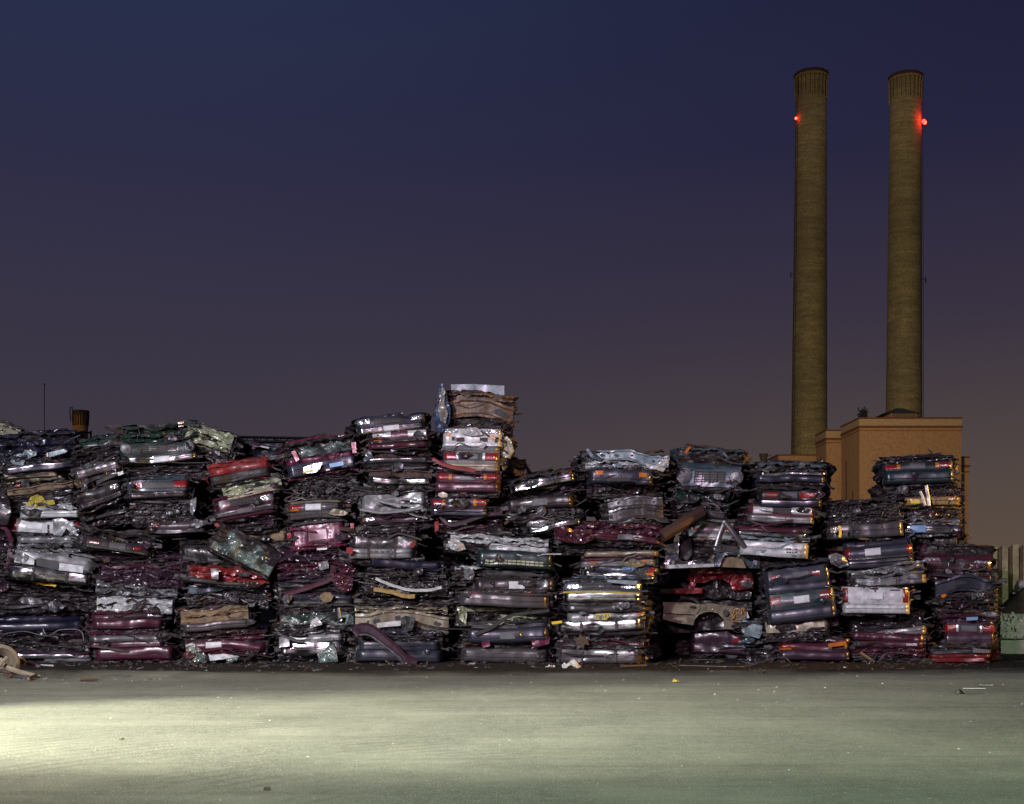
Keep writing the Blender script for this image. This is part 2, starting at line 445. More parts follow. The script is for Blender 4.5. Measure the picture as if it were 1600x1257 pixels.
def build_station():
    root = thing('power_station', 'flat-roofed tan brick power station blocks behind the stacks under the two chimneys', 'power station', (45, 172, 0))
    base = Vector((45, 172, 0))
    def fix(o):
        o.location = -base
    o, x0, x1, zt = hall('main_block', root, 1343, 1502, 655, 172, 9.5); fix(o)
    # tall slots in the side wall
    slot(o, 178.6, 179.0, x0, zt - 12, zt - 5.0, True)
    slot(o, 175.2, 175.6, x0, zt - 16.5, zt - 9.4, True)
    slot(o, 172.6, 172.9, x0, zt - 19, zt - 13.4, True)
    o, x0, x1, zt = hall('annex', root, 1291, 1345, 674, 182.2, 6.0); fix(o)
    slot(o, 185, 185.5, x0, zt - 6, zt - 3.4, True)
    o, x0, x1, zt = hall('low_wing', root, 1216, 1320, 712.5, 188.4, 12, False); fix(o)
    q = MB()
    for k in range(3):
        ext_box(q, x0 + 1.0 + k * 2.9, x0 + 3.0 + k * 2.9, 188.36, 188.5, zt - 3.6, zt - 1.6)
    q.build('window_band', 'tar', o)
    o, x0, x1, zt = hall('end_pier', root, 1498, 1513.5, 716, 173.4, 5, False); fix(o)
    q = MB(); ext_box(q, x0 - .14, x1 + .14, 173.26, 178.5, zt - 1.25, zt - .95); q.build('string_course', 'brick_band', o)
    q = MB(); ext_box(q, x0 - .08, x1 + .08, 173.32, 178.5, zt - 1.95, zt - 1.8); q.build('string_course', 'brick_band', o)
    o, x0, x1, zt = hall('low_pier', root, 1205, 1218, 735, 189, 8, False); fix(o)
    # low hipped monitor on the main roof
    a, b = W(1392, 655, 177), W(1432, 655, 177)
    q = MB(); ext_box(q, a.x, b.x, 177, 180.5, a.z + .2, a.z + .75)
    m = q.build('roof_monitor', 'brick', root); m.location = -base
    q = MB()
    q.add([(a.x - 1.1, 176.6, a.z + .755), (b.x + .4, 176.6, a.z + .755), (b.x + .4, 181, a.z + .755), (a.x - 1.1, 181, a.z + .755), (a.x + 1.2, 178.6, a.z + 1.7), (b.x - 1.4, 178.6, a.z + 1.7)],
          [(0, 1, 5, 4), (1, 2, 5), (2, 3, 4, 5), (3, 0, 4), (3, 2, 1, 0)])
    q.build('monitor_roof', 'verdigris', m)
    q = MB()
    for k in range(12):
        x = a.x + .25 + k * (b.x - a.x - .5) / 11
        ext_box(q, x - .06, x + .06, 176.9, 177.1, a.z + .22, a.z + .72)
    q.build('louver', 'tar', m)
build_station()

def build_chimney(label, pxt, pxb, ptop, pbot, Y, rt, rb, seed, beacon_side, beacon_py, bracket_side, bracket_py):
    u = Y / FPX
    zt, zb = CAMH + (HORIZON - ptop) * u * (1 - (rt + 1.5) / FPX), 0.0
    xt, xb = (pxt - 800) * u, (pxb - 800) * u
    zpb = CAMH + (HORIZON - pbot) * u
    root = thing('chimney', label, 'chimney', (xb, Y, 0), 'power station chimneys')
    cx = lambda z: (xt - xb) * np.clip(z / zt, 0, 1)
    fl = 22 * u                                        # flared head
    def rad(z):
        t = z / zt
        r = (rb + (rt - rb) * min(1, t ** .8)) * u
        if z > zt - fl * 1.15:
            k = (z - (zt - fl * 1.15)) / (fl * 1.15)
            r += 2.0 * u * k ** 1.6
        return r
    mb = MB()
    zs = np.concatenate([np.linspace(0, zt - fl * 1.2, 90), np.linspace(zt - fl * 1.15, zt - 4 * u, 14)])
    mb.lathe([(rad(z) * (1 + .0025 * math.sin(z * 1.9) + .002 * math.sin(z * .83)), z) for z in zs], 64, 0, cx)
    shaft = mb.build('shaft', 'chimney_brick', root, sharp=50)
    mb = MB()                                         # arched ribs round the head
    n = 22
    for k in range(n):
        a = 2 * math.pi * k / n
        P = []
        for z in np.linspace(zt - fl * 1.9, zt - 6 * u, 12):
            r = rad(z) + .10
            P.append((r * math.cos(a) + cx(z), r * math.sin(a), z))
        mb.tube(P, .62 * u * 1.0, 0, 6)
    mb.build('ribs', 'chimney_brick', shaft, sharp=50)
    mb = MB()
    for k in range(n):                                # dark flutes between them
        a = 2 * math.pi * (k + .5) / n
        P = []
        for z in np.linspace(zt - fl * 1.75, zt - 7.4 * u, 12):
            r = rad(z) + .04
            P.append((r * math.cos(a) + cx(z), r * math.sin(a), z))
        mb.tube(P, .46 * u, 0, 6)
    mb.build('flutes', 'tar', shaft, sharp=50)
    rT = rad(zt - 4 * u)
    mb = MB()
    mb.lathe([(rT + .02, zt - 10.4 * u), (rT + .3 * u, zt - 10.2 * u), (rT + .3 * u, zt - 9.4 * u), (rT - .1, zt - 9.3 * u)], 64, 0, cx)
    mb.build('collar', 'brick_band', root, sharp=50)
    mb = MB()
    mb.lathe([(rT * .9, zt - 5.2 * u), (rT + 1.0 * u, zt - 4.6 * u), (rT + 1.7 * u, zt - 3.2 * u), (rT + 1.5 * u, zt - 1.4 * u), (rT - .5 * u, zt), (rT - 3 * u, zt + .1)], 64, 0, cx)
    mb.build('cap', 'chimney_cap', root, sharp=50)
    # ladder up the side towards the camera
    mb = MB(); a = R(-20 if bracket_side > 0 else 200)
    for s in (-.25, .25):
        mb.tube([((rad(z) + .18) * math.cos(a + s / rad(z)) + cx(z), (rad(z) + .18) * math.sin(a + s / rad(z)), z) for z in np.linspace(4, zt - 12 * u, 40)], .03, 0, 4)
    for z in np.arange(4, zt - 12 * u, .8):
        mb.tube([((rad(z) + .18) * math.cos(a + s / rad(z)) + cx(z), (rad(z) + .18) * math.sin(a + s / rad(z)), z) for s in (-.25, .25)], .02, 0, 4)
    mb.build('ladder', 'tar', root)
    # small lamp bracket half way up
    z = CAMH + (HORIZON - bracket_py) * u
    x = bracket_side * rad(z) + cx(z)
    mb = MB(); mb.tube([(x - .1 * bracket_side, -.4, z), (x + .55 * bracket_side, -.4, z + .1)], .06, 0, 5); mb.tube([(x + .55 * bracket_side, -.4, z + .3), (x + .55 * bracket_side, -.4, z - .5)], .10, 0, 6)
    mb.build('bracket', 'tar', root)
    # aircraft warning beacon
    z = CAMH + (HORIZON - beacon_py) * u
    big = beacon_side > 0
    x = beacon_side * (rad(z) + (.32 if big else .1)) + cx(z); y = -.9 if big else -.8
    mb = MB(); mb.tube([(x - beacon_side * 1.2, y + .4, z - .5), (x, y, z - .45), (x, y, z - .3)], .07, 0, 6)
    mb.build('beacon_bracket', 'tar', root)
    rb_ = .26 if big else .20
    mb = MB(); mb.lathe([(rb_ * math.sin(t), z - rb_ * math.cos(t)) for t in np.linspace(.15, 3.0, 10)], 16)
    o = mb.build('beacon', 'beacon_glow', root); o.location = (x, y, 0)
    if big:                                           # second lamp added to carry the beacon's bloom onto the shaft
        qa = R(-36); rr = rad(z) + .45
        px_, py_ = rr * math.cos(qa) + cx(z), rr * math.sin(qa)
        mb = MB(); mb.lathe([(.30 * math.sin(t), z - .1 - .30 * math.cos(t)) for t in np.linspace(.1, 3.05, 14)], 20)
        o2 = mb.build('beacon', 'beacon_bloom', root); o2.location = (px_, py_, 0)
        lx, ly = (rad(z) + .95) * math.cos(qa - .15) + cx(z), (rad(z) + .95) * math.sin(qa - .15)
    else:
        lx, ly = x - .2, y - .5
    d = bpy.data.lights.new('beacon_light', 'POINT'); d.energy = 180 if big else 16; d.color = (1, .04, .02); d.shadow_soft_size = .25
    lo = bpy.data.objects.new('beacon_light', d); col.objects.link(lo); lo.parent = root
    lo.location = (lx, ly, z - .1)
    return root
build_chimney('tall olive brick chimney with a tiny red beacon, rising behind the low annex', 1267.6, 1263.0, 105, 712, 206, 23.6, 30.0, 1, -1, 188, -1, 430)
build_chimney('tall brick chimney with the large glowing red beacon, rising from the main station block', 1415.2, 1411.0, 109, 653, 196, 23.6, 30.4, 2, 1, 195, 1, 438)

def build_vent():
    p = W(1193, 722, 176)
    t = thing('vent_pipe', 'small black funnel vent pipe beside the low roof of the power station', 'vent pipe', (p.x, 176, 0))
    mb = MB(); mb.lathe([(.34, 0), (.34, p.z - .5), (.36, p.z), (.55, p.z + .7), (.62, p.z + 1.1), (.5, p.z + 1.12)], 20); mb.build('flue', 'tar', t)
    mb = MB(); mb.tube([(.5, 0, p.z + .9), (.9, 0, p.z + .95), (1.15, 0, p.z + .6), (1.15, 0, p.z - 1)], .05, 0, 6); mb.build('side_pipe', 'tar', t)
build_vent()

def build_roof_bush():
    p = W(1350, 655, 175)
    t = thing('roof_plant', 'dark wild bush growing on the roof edge of the power station', 'bush', (p.x, 175, p.z + .1))
    rng = np.random.default_rng(3)
    st, lf = MB(), MB()
    for k in range(16):
        a = rng.random() * 6.28; h = .5 + rng.random() * .9; s = np.array([math.cos(a) * .5 - .15, math.sin(a) * .4, 0])
        P = [s * .2, s * .6 + [0, 0, h * .5], s * 1.3 + [0, 0, h]]
        st.tube(P, .025, 0, 4)
        for j in range(22):
            c = np.array(P[2]) * (.35 + .65 * rng.random()) + rng.normal(size=3) * .16
            d1, d2 = rng.normal(size=3) * .09, rng.normal(size=3) * .07
            lf.add([c - d1, c - d2, c + d1, c + d2], [(0, 1, 2, 3)])
    st.build('stem', 'tar', t); lf.build('foliage', 'green', t)
build_roof_bush()

def build_small_chimney():
    Y = 118; u = Y / FPX; p = W(126, 642, Y)
    t = thing('small_chimney', 'short soot-topped orange brick chimney showing above the roof of the navy crushed car', 'chimney', (p.x, Y, 0))
    zt = p.z
    mb = MB(); mb.lathe([(10.2 * u, 0), (11.2 * u, zt - 24 * u), (12.2 * u, zt - 4 * u), (12.6 * u, zt - 2 * u)], 40); sh = mb.build('shaft', 'brick', t, sharp=50)
    mb = MB()
    for k in range(20):
        a = 2 * math.pi * k / 20
        mb.tube([(11.2 * u * math.cos(a), 11.2 * u * math.sin(a), zt - 24 * u), (12.3 * u * math.cos(a), 12.3 * u * math.sin(a), zt - 6 * u)], .06, 0, 5)
    mb.build('flutes', 'tar', sh)
    mb = MB(); mb.lathe([(12.4 * u, zt - 8 * u), (12.75 * u, zt - 6 * u), (13.4 * u, zt - 1.2 * u), (12.6 * u, zt), (9 * u, zt)], 40); mb.build('cap', 'tar', t, sharp=50)
    mb = MB(); mb.tube([(-11 * u, -.7, zt - 18 * u), (-13 * u, -.7, zt - 4 * u), (-11.5 * u, -.7, zt + 4 * u), (-9.6 * u, -.7, zt + 4.5 * u), (-8.5 * u, -.7, zt)], .05, 0, 5); mb.build('loop_pipe', 'tar', t)
    mb = MB(); z = zt - 35 * u
    mb.lathe([(11.5 * u, z), (12.6 * u, z), (12.6 * u, z + .12), (11.5 * u, z + .12)], 40); mb.build('gallery', 'tar', t)
build_small_chimney()

def build_mast():
    p, q = W(69.5, 603, 80), W(68, 690, 80)
    t = thing('antenna_mast', 'thin dark antenna mast standing alone against the sky beyond the navy crushed car', 'antenna', (q.x, 80, 0))
    mb = MB(); mb.tube([(0, 0, 0), (p.x - q.x, 0, p.z)], .022, 0, 6); mb.build('pole', 'tar', t)
    mb = MB(); mb.tube([(p.x - q.x, 0, p.z), (p.x - q.x, 0, p.z + .15)], .04, 0, 6); mb.build('tip', 'tar', t)
    a, b = W(22, 677, 64), W(142, 676.5, 64)
    t = thing('pipe_bridge', 'thin dark overhead pipe run crossing in front of the short orange chimney', 'pipe', (a.x, 64, 0))
    mb = MB(); mb.tube([(0, 0, a.z), ((b.x - a.x), 0, b.z)], .045, 0, 6); mb.build('pipe', 'tar', t)
    mb = MB()
    mb.tube([(b.x - a.x, 0, 0), (b.x - a.x, 0, b.z + .1)], .05, 0, 6); mb.build('post', 'tar', t)
    mb = MB(); mb.tube([(.05, 0, 0), (.05, 0, a.z)], .05, 0, 6); mb.build('post', 'tar', t)
build_mast()

def build_boom():
    Y = 62; a, b = W(352, 682, Y), W(494, 684.5, Y); u = Y / FPX
    t = thing('crane_boom', 'dark lattice crane boom lying level above the blue crushed car', 'crane boom', (a.x, Y, 0))
    L = b.x - a.x; mb = MB(); z0 = a.z - 8 * u
    for y in (0, .5):
        mb.tube([(0, y, a.z), (L, y, b.z)], .04, 0, 5); mb.tube([(0, y, z0), (L, y, z0)], .05, 0, 5)
        n = 9
        for k in range(n + 1):
            x = L * k / n
            mb.tube([(x, y, z0), (x, y, a.z - .003 * k)], .03, 0, 4)
            if k < n and k % 2 == 0:
                mb.tube([(x + L / n, y, z0), (x + L / n * .55, y, a.z - .02)], .025, 0, 4)
                mb.tube([(x + L / n, y, z0), (x + L / n * 1.45, y, a.z - .02)], .025, 0, 4)
    mb.build('lattice', 'tar', t)
    for x in (.3, L - .3):
        mb = MB(); mb.tube([(x, .25, 0), (x, .25, z0)], .12, 0, 8); mb.build('support', 'tar', t)
build_boom()

# ------------------------------------------------------------------ fence, dirt bank, block at the right end
def build_fence():
    Y = 33.2; u = Y / FPX
    x0 = (1538 - 800) * u
    t = thing('sheet_pile_fence', 'tall greenish corrugated steel fence beside the end of the stacks', 'fence', (x0, Y, 0))
    pitch = 16.5 * u
    for k in range(9):
        zt = CAMH + (HORIZON - 853 + k * .8) * u - .02 * (k % 2)
        xa = k * pitch
        # each pile: recessed face, slope, proud face, slope
        prof = [(0, .0), (.30, .0), (.42, -.20), (.94, -.22), (1.0, 0)]
        mb = MB()
        nz = 12
        P = np.array([[[xa + px * pitch, dy, z] for z in np.linspace(0, 1, nz)] for px, dy in prof])
        top = np.array([zt - (.09 if i in (0, 1) else 0) for i in range(len(prof))])
        P[..., 2] *= top[:, None]
        P[..., 1] += .012 * crease(P, 40 + k, 2.0, 2)
        mb.grid(P)
        Q = P[:, -1].copy(); Q2 = Q + [0, .05, 0]
        mb.grid(np.stack([Q, Q2], 1), flip=False)
        mb.build('steel_pile', 'pile_steel', t, sharp=30)
        mb = MB()
        for z in (.9, 1.6, 2.3):
            if z < zt - .2:
                mb.box((xa + .18 * pitch, -.015, z + .05 * (k % 3)), (.035, .03, .07))
        mb.build('clip', 'rust', t)
    mb = MB(); mb.tube([(0, .12, 2.1), (9 * pitch, .12, 2.15)], .06, 0, 6); mb.build('waling_rail', 'rust', t)
build_fence()

def build_block():
    Y = 31.6; u = Y / FPX
    a, b = W(1563, 960, Y), W(1660, 998, Y)
    t = thing('concrete_block', 'greenish concrete barrier block crusted with pale lichen at the end of the stacks', 'concrete block', (a.x, Y, 0))
    mb = MB(); n = 22
    wd, hz = b.x - a.x, a.z
    xs = np.linspace(0, wd, n); zs = np.linspace(b.z, hz, 12)
    P = np.array([[[x, 0, z] for z in zs] for x in xs]); P[..., 1] += .025 * crease(P, 3, 3, 3)
    mb.grid(P)
    T = np.array([[[x, y, hz] for y in np.linspace(0, .8, 6)] for x in xs]); T[..., 2] += .02 * crease(T, 9, 3, 2); T[:, 0] = P[:, -1]
    mb.grid(T)
    mb.add([(0, 0, b.z), (0, 0, hz), (0, .8, hz), (0, .8, b.z)], [(0, 1, 2, 3)])
    ext_box(mb, .06, wd, .12, .75, -.02, b.z + .02)
    mb.build('block', 'concrete', t, sharp=40)
    rng = np.random.default_rng(5); mb = MB()
    for k in range(90):
        if k < 45: cx, cz = .30 + rng.normal() * .14, hz - .18 + rng.normal() * .12
        elif k < 60: cx, cz = .75 + rng.normal() * .08, hz - .15 + rng.normal() * .1
        else: cx, cz = rng.random() * wd, b.z + .02 + rng.random() * .07
        cz = min(cz, hz + .02); s = .015 + rng.random() * .022
        V = np.array([[math.cos(a) * s * (1 + .4 * rng.random()), 0, math.sin(a) * s * (1 + .4 * rng.random())] for a in np.arange(7) * 6.28 / 7])
        c = np.array([cx, -.028 - .01 * rng.random(), cz])
        mb.add(np.concatenate([V + c, [c + [0, -.012, 0]], V * 1.15 + c + [0, .07, 0]]), [(i, (i + 1) % 7, 7) for i in range(7)] + [(i, i + 8, (i + 1) % 7 + 8, (i + 1) % 7) for i in range(7)])
    q = mb.build('lichen_patches', 'lichen', t); q['kind'] = 'stuff'
build_block()

def build_bank():
    # bank of earth behind the block
    X, Yg = np.meshgrid(np.linspace(10.9, 22, 40), np.linspace(31.0, 33.15, 22), indexing='ij')
    t = np.clip((X - 11.1) / 2.2, 0, 1)
    Z = (.15 + 1.7 * t ** 1.2) * np.clip((Yg - 31.7) / 1.0, 0, 1) ** .8 * np.clip(t * 5, 0, 1)
    Z += .05 * crease(np.stack([X, Yg, X * 0], -1), 3, 1.2, 4) * (Z > .02)
    mb = MB(); mb.grid(np.stack([X, Yg, Z - .02], -1), flip=True)
    tag(mb.build('earth_bank', 'soil', sharp=60), kind='structure')
build_bank()

# ------------------------------------------------------------------ crushed cars
N_CAR = [0]
JM = ['dark', 'steel', 'rust', 'rubber', 'grey']
def junk(mb, x0, x1, z0, z1, n, rng, yd=.12, mats=5, size=1.0, wts=(.62, .08, .08, .20, .02)):
    for k in range(max(2, int(n * .45))):
        c = np.array([x0 + (x1 - x0) * rng.random(), -.04 + rng.random() * yd, z0 + (z1 - z0) * rng.random()])
        mi = int(rng.choice(mats, p=wts))
        t = rng.random()
        if t < .42:                                    # bent strip
            m = rng.integers(4, 7); d = np.array([rng.normal() * 1.6, rng.normal() * .25, rng.normal() * .30]); d /= np.linalg.norm(d)
            L = (.12 + .38 * rng.random()) * size
            P = [c + d * L * (i / (m - 1) - .5) + rng.normal(size=3) * [.015, .02, .016] * size for i in range(m)]
            mb.tube(P, .006 + .018 * rng.random() ** 1.5, mi, 4, flat=.3)
        elif t < .66:                                  # pipe, hose or wire
            m = 8; d = np.array([rng.normal() * 1.3, rng.normal() * .3, rng.normal() * .45]); d /= np.linalg.norm(d)
            L = (.12 + .40 * rng.random()) * size; ph = rng.random() * 6; am = .03 * rng.random()
            P = [c + d * L * (i / (m - 1) - .5) + [0, am * math.cos(i + ph), am * 1.5 * math.sin(i * .9 + ph)] for i in range(m)]
            mb.tube(P, .003 + .012 * rng.random() ** 2, mi, 6)
        elif t < .86:                                  # lump of casting
            s = (.012 + .035 * rng.random()) * size
            V = np.array([[x, y, z] for x in (-1, 1) for y in (-1, 1) for z in (-1, 1)], float) * s * [1.5, .8, .7] + rng.normal(size=(8, 3)) * s * .25
            mb.add(V + c, [(0, 1, 3, 2), (4, 6, 7, 5), (0, 4, 5, 1), (2, 3, 7, 6), (0, 2, 6, 4), (1, 5, 7, 3)], mi)
        else:                                          # scrap of sheet
            s = (.03 + .07 * rng.random()) * size; g = 6
            U, V = np.meshgrid(np.linspace(-1, 1, g), np.linspace(-1, 1, g), indexing='ij')
            P = np.stack([U * s * 2.4, U * 0, V * s * .5], -1)
            P[..., 1] += s * .6 * crease(P, int(rng.integers(1e6)), 4 / (s * 12), 2)
            a = rng.normal() * .25; ca, sa = math.cos(a), math.sin(a)
            P = np.stack([P[..., 0] * ca - P[..., 2] * sa, P[..., 1], P[..., 0] * sa + P[..., 2] * ca], -1) + rng.normal(size=(g, g, 1)) * .004
            mb.grid(P + c, mi)

def laminate(mb, x0, x1, z0, z1, n, rng, mats=6, wts=(.48, .06, .07, .12, .03, .24), y0=-.06, y1=.06):
    """Edges of flattened sheet: long wavy folded ribbons stacked one on another."""
    wd = x1 - x0
    for k in range(n):
        L = wd * rng.uniform(.35, 1.0); xs = x0 + (wd - L) * rng.random()
        zc = z0 + (z1 - z0) * (k + rng.uniform(.2, .8)) / n; hh = rng.uniform(.02, .075); yc = rng.uniform(y0, y1)
        nx = max(12, int(L / .035)); sd = int(rng.integers(1e6))
        U, V = np.meshgrid(np.linspace(0, 1, nx), np.linspace(-1, 1, 6), indexing='ij')
        P = np.stack([xs + L * U, yc + .025 * V * V + 0 * U, zc + V * hh / 2], -1)
        Q = P.copy()
        P[..., 1] += .035 * crease(Q, sd, 3.0, 3); P[..., 2] += .03 * crease(Q * [1, 0, 0], sd + 1, .9, 3) + .012 * crease(Q, sd + 2, 4, 2) + rng.normal() * .05 * (U - .5)
        back = P[:, -1:] + [0, .22, -.01]
        mb.grid(np.concatenate([P, back], 1), int(rng.choice(mats, p=wts)))

class Car:
    def __init__(s, x0, x1, yt, yb, tilt, paint, layers, label, dy=0.0, yaw=None, ex=(), L=3.3, cr=1.0, bulge=.12, hull=None, nojunk=False, cat='crushed car', end=0):
        N_CAR[0] += 1
        s.seed = N_CAR[0] * 101 + 7
        s.rng = rng = np.random.default_rng(s.seed)
        s.paint = paint
        s.Y = YB + dy + rng.uniform(-.10, .10)
        u = s.Y / FPX; s.u = u
        s.w, s.h = (x1 - x0) * u, (yb - yt) * u
        s.yaw = (R(rng.uniform(-3, 3)) - .85 * math.atan(((x0 + x1) / 2 - 800) / FPX)) if yaw is None else R(yaw)
        loc = W((x0 + x1) / 2, yb, s.Y)
        loc.z = max(loc.z, .02)
        s.M = Matrix.Translation(loc) @ Matrix.Rotation(s.yaw, 4, 'Z') @ Matrix.Rotation(R(-tilt), 4, 'Y')
        s.Mi = s.M.inverted()
        s.root = thing('crushed_car', label, cat, (0, 0, 0), 'crushed cars piled in the scrapyard stacks')
        s.root.matrix_world = s.M
        s.a1, s.k1, s.p1 = rng.uniform(.008, .03) * cr, rng.uniform(1.2, 2.6), rng.random() * 6.28
        s.b1, s.k2, s.p2 = rng.uniform(.01, .045) * cr, rng.uniform(1.5, 3), rng.random() * 6.28
        s.cr = cr
        s.ls = (0.0, 0.0)
        s.dents = [(rng.uniform(-.55, .55) * s.w, rng.uniform(0, 1) * s.h, rng.uniform(.10, .30), rng.uniform(.02, .08) * min(1, cr), rng.normal() * .022 * cr) for _ in range(int(rng.integers(1, 4)))]
        s.junkmb = MB()
        s.L = L
        s.hull(hull, bulge)
        toks = layers.split()
        tot = sum(float(t.split('@')[0].split(':')[0][1:] or 1) for t in toks)
        z = s.h
        for t in toks:
            rg = (0.0, 1.0)
            if '@' in t:
                t, r_ = t.split('@'); rg = tuple(float(q) for q in r_.split('-'))
            p = t.split(':'); k = p[0][0]; wt = float(p[0][1:] or 1) / tot * s.h
            opts = p[1].split('.') if len(p) > 1 else []
            z1, z0 = z, z - wt; z = z0
            s.z0, s.z1 = z0, z1
            s.xa, s.xb = -s.w / 2 + s.w * rg[0] + s.w * rng.uniform(0, .05) * cr, -s.w / 2 + s.w * rg[1] - s.w * rng.uniform(0, .05) * cr
            s.ls = (rng.normal() * .016 * cr, rng.normal() * .035 * cr)
            cm = [o for o in opts if o in M]
            s.cm = cm[0] if cm else None
            s.o = [o for o in opts if o not in M]
            getattr(s, 'k_' + k)()
        if not nojunk:                                 # ends of crushed sills and torn skin at both flanks
            for sd in (-1, 1):
                junk(s.junkmb, sd * s.w * .47, sd * s.w * .53, 0, s.h, int(6 + 16 * s.h), rng, .5)
            laminate(s.junkmb, -s.w * .52, s.w * .52, -.03, .02, 2, rng, y0=-.02, y1=.06)
            laminate(s.junkmb, -s.w * .52, s.w * .52, s.h - .03, s.h + .02, 2, rng, y0=-.02, y1=.06)
        s.ls = (0.0, 0.0)
        if not nojunk and cr > .45: s.wreckage()
        if s.junkmb.n:
            o = s.junkmb.build('torn_metal', JM + [paint], s.root, warp=s.warp_rough, sharp=30); o['kind'] = 'stuff'
        for e in ex:
            s.extra(*e)
    # low-frequency bend shared by every part, plus fine folds
    def warp(s, V):
        V = V.copy()
        x = V[:, 0].copy()
        V[:, 2] += s.ls[0] * x; V[:, 1] += s.ls[1] * x
        for cx, cz, r_, dy_, dz_ in s.dents:
            g = np.exp(-((x - cx) ** 2 + 2.5 * (V[:, 2] - cz) ** 2) / r_ ** 2) * np.clip(1.2 - V[:, 1], 0, 1)
            V[:, 1] += dy_ * g; V[:, 2] += dz_ * g
        V[:, 2] += s.a1 * np.sin(s.k1 * x + s.p1) + .009 * s.cr * crease(V, s.seed + 1, .8, 1)
        V[:, 1] += s.b1 * np.sin(s.k2 * x + s.p2) + .014 * s.cr * crease(V, s.seed + 2, .8, 1)
        return V
    def wreckage(s):
        rng, w, h = s.rng, s.w, s.h
        dk = [s.paint, s.paint, 'dark', 'rubber', 'charcoal', 'plum', 'steel']
        for k in range(int(rng.integers(0, 3))):       # flap of torn skin hanging over the layer below
            cx, cz = rng.uniform(-.45, .45) * w, rng.uniform(.1, .8) * h; n = 8
            rx, rz = rng.uniform(.10, .26), rng.uniform(.05, .12)
            a0 = rng.random() * 6
            L = [(cx + rx * math.cos(q + a0) * rng.uniform(.6, 1.2), -.13 - .05 * rng.random(), cz + rz * math.sin(q + a0) * rng.uniform(.6, 1.2)) for q in np.arange(n) * 6.283 / n]
            poly_plate('torn_flap', str(rng.choice(dk)), L, .02, .05, s.seed + k, s.root)
        for k in range(int(rng.integers(0, 3))):       # bent pillars and seals across the face
            x0 = rng.uniform(-.5, .2) * w; x1 = x0 + rng.uniform(.2, .55) * w; z0 = rng.uniform(-.05, .9) * h; z1 = z0 + rng.normal() * .12
            P = smooth_path([(x0 + (x1 - x0) * t, -.12 - .06 * rng.random(), z0 + (z1 - z0) * t + rng.normal() * .03) for t in (0, .3, .6, 1)])
            mb = MB(); mb.tube(P, rng.uniform(.008, .026), 0, 4, flat=.5); mb.build('bent_pillar', str(rng.choice(dk)), s.root)
        if rng.random() < .45:                          # wires
            for q in range(int(rng.integers(1, 4))):
                mb = MB()
                x0 = rng.uniform(-.45, .45) * w; z0 = rng.uniform(.3, 1) * h
                P = smooth_path([(x0 + rng.normal() * .10 * t, -.12 - .05 * rng.random(), z0 - t * rng.uniform(.1, .35)) for t in (0, .4, .7, 1)])
                mb.tube(P, rng.uniform(.003, .007), 0, 5)
                mb.build('hanging_wire', 'rubber', s.root)
    def put(s, mb, name, mats, parent=None, sharp=34, soft=True):
        return mb.build(name, mats, parent or s.root, warp=s.warp if soft else s.warp_rough, sharp=sharp)
    def warp_rough(s, V):
        V = s.warp(V)
        V[:, 2] += .012 * s.cr * crease(V, s.seed + 1, 1.9, 3)
        V[:, 1] += .018 * s.cr * crease(V, s.seed + 2, 1.5, 3)
        return V
    def hull(s, hm, bulge):
        w, h, L = s.w, s.h, s.L
        ny = 20
        ys = .10 + (L - .10) * np.linspace(0, 1, ny) ** 1.7
        na, nb = 26, max(5, int(h / .045))
        per = [(-1 + 2 * i / na, 1) for i in range(na)] + [(1, 1 - 2 * i / nb) for i in range(nb)] + [(1 - 2 * i / na, -1) for i in range(na)] + [(-1, -1 + 2 * i / nb) for i in range(nb)]
        per = np.array(per, float)
        P = np.zeros((ny, len(per), 3))
        wide = (w / 2) * (.96 + bulge * np.clip((ys - .15) / .8, 0, 1) + .10 * (bulge > 0) * np.clip((ys - .9) / .6, 0, 1))
        P[..., 0] = per[None, :, 0] * wide[:, None]
        P[..., 1] = ys[:, None]
        P[..., 2] = h / 2 + per[None, :, 1] * (h / 2 + .03 * np.clip((ys - .3) / .5, 0, 1)[:, None])
        c = crease(P, s.seed + 3, 1.6, 4, stretch=(.8, .7, 3.2))
        side = (np.abs(per[:, 0]) > .99)[None, :]
        P[..., 0] += np.where(side, np.sign(per[:, 0])[None, :] * c * .10, .03 * c)
        P[..., 2] += np.where(side, .02 * c, np.sign(per[:, 1])[None, :] * c * .045)
        P[..., 1] += .06 * crease(P, s.seed + 4, 2.0, 3) * np.clip((ys[:, None] - .0) / .3, 0, 1)
        mb = MB()
        base = len(mb.f)
        mb.grid(P, 0, wrap=True)
        # material by fold: paint, bare steel, rust, dark
        q = crease(P, s.seed + 5, .9, 3, stretch=(.7, .6, 3.0))[:-1].ravel()
        ri = s.rng.random(len(q)) * .25
        mi = np.where(q + ri > .42, 1, np.where(q + ri < -.62, 2, np.where(q + ri > .30, 3, 0)))
        mb.m = mi.tolist()
        # crumpled front face behind the trim
        U, V = np.meshgrid(np.linspace(-1, 1, 34), np.linspace(0, 1, max(6, int(h / .035))), indexing='ij')
        F = np.stack([U * w * .485, .10 + 0 * U, V * h], -1)
        F[..., 1] += .05 * crease(F, s.seed + 6, 3.0, 4, stretch=(.6, 1, 2.4))
        mb.grid(F, 0)
        mb.m[-(33 * (F.shape[1] - 1)):] = np.where(s.rng.random(33 * (F.shape[1] - 1)) < .04, 3, 0).tolist()
        s.put(mb, 'body', ['dark', hm or s.paint, 'rust', 'steel'], sharp=22, soft=False)
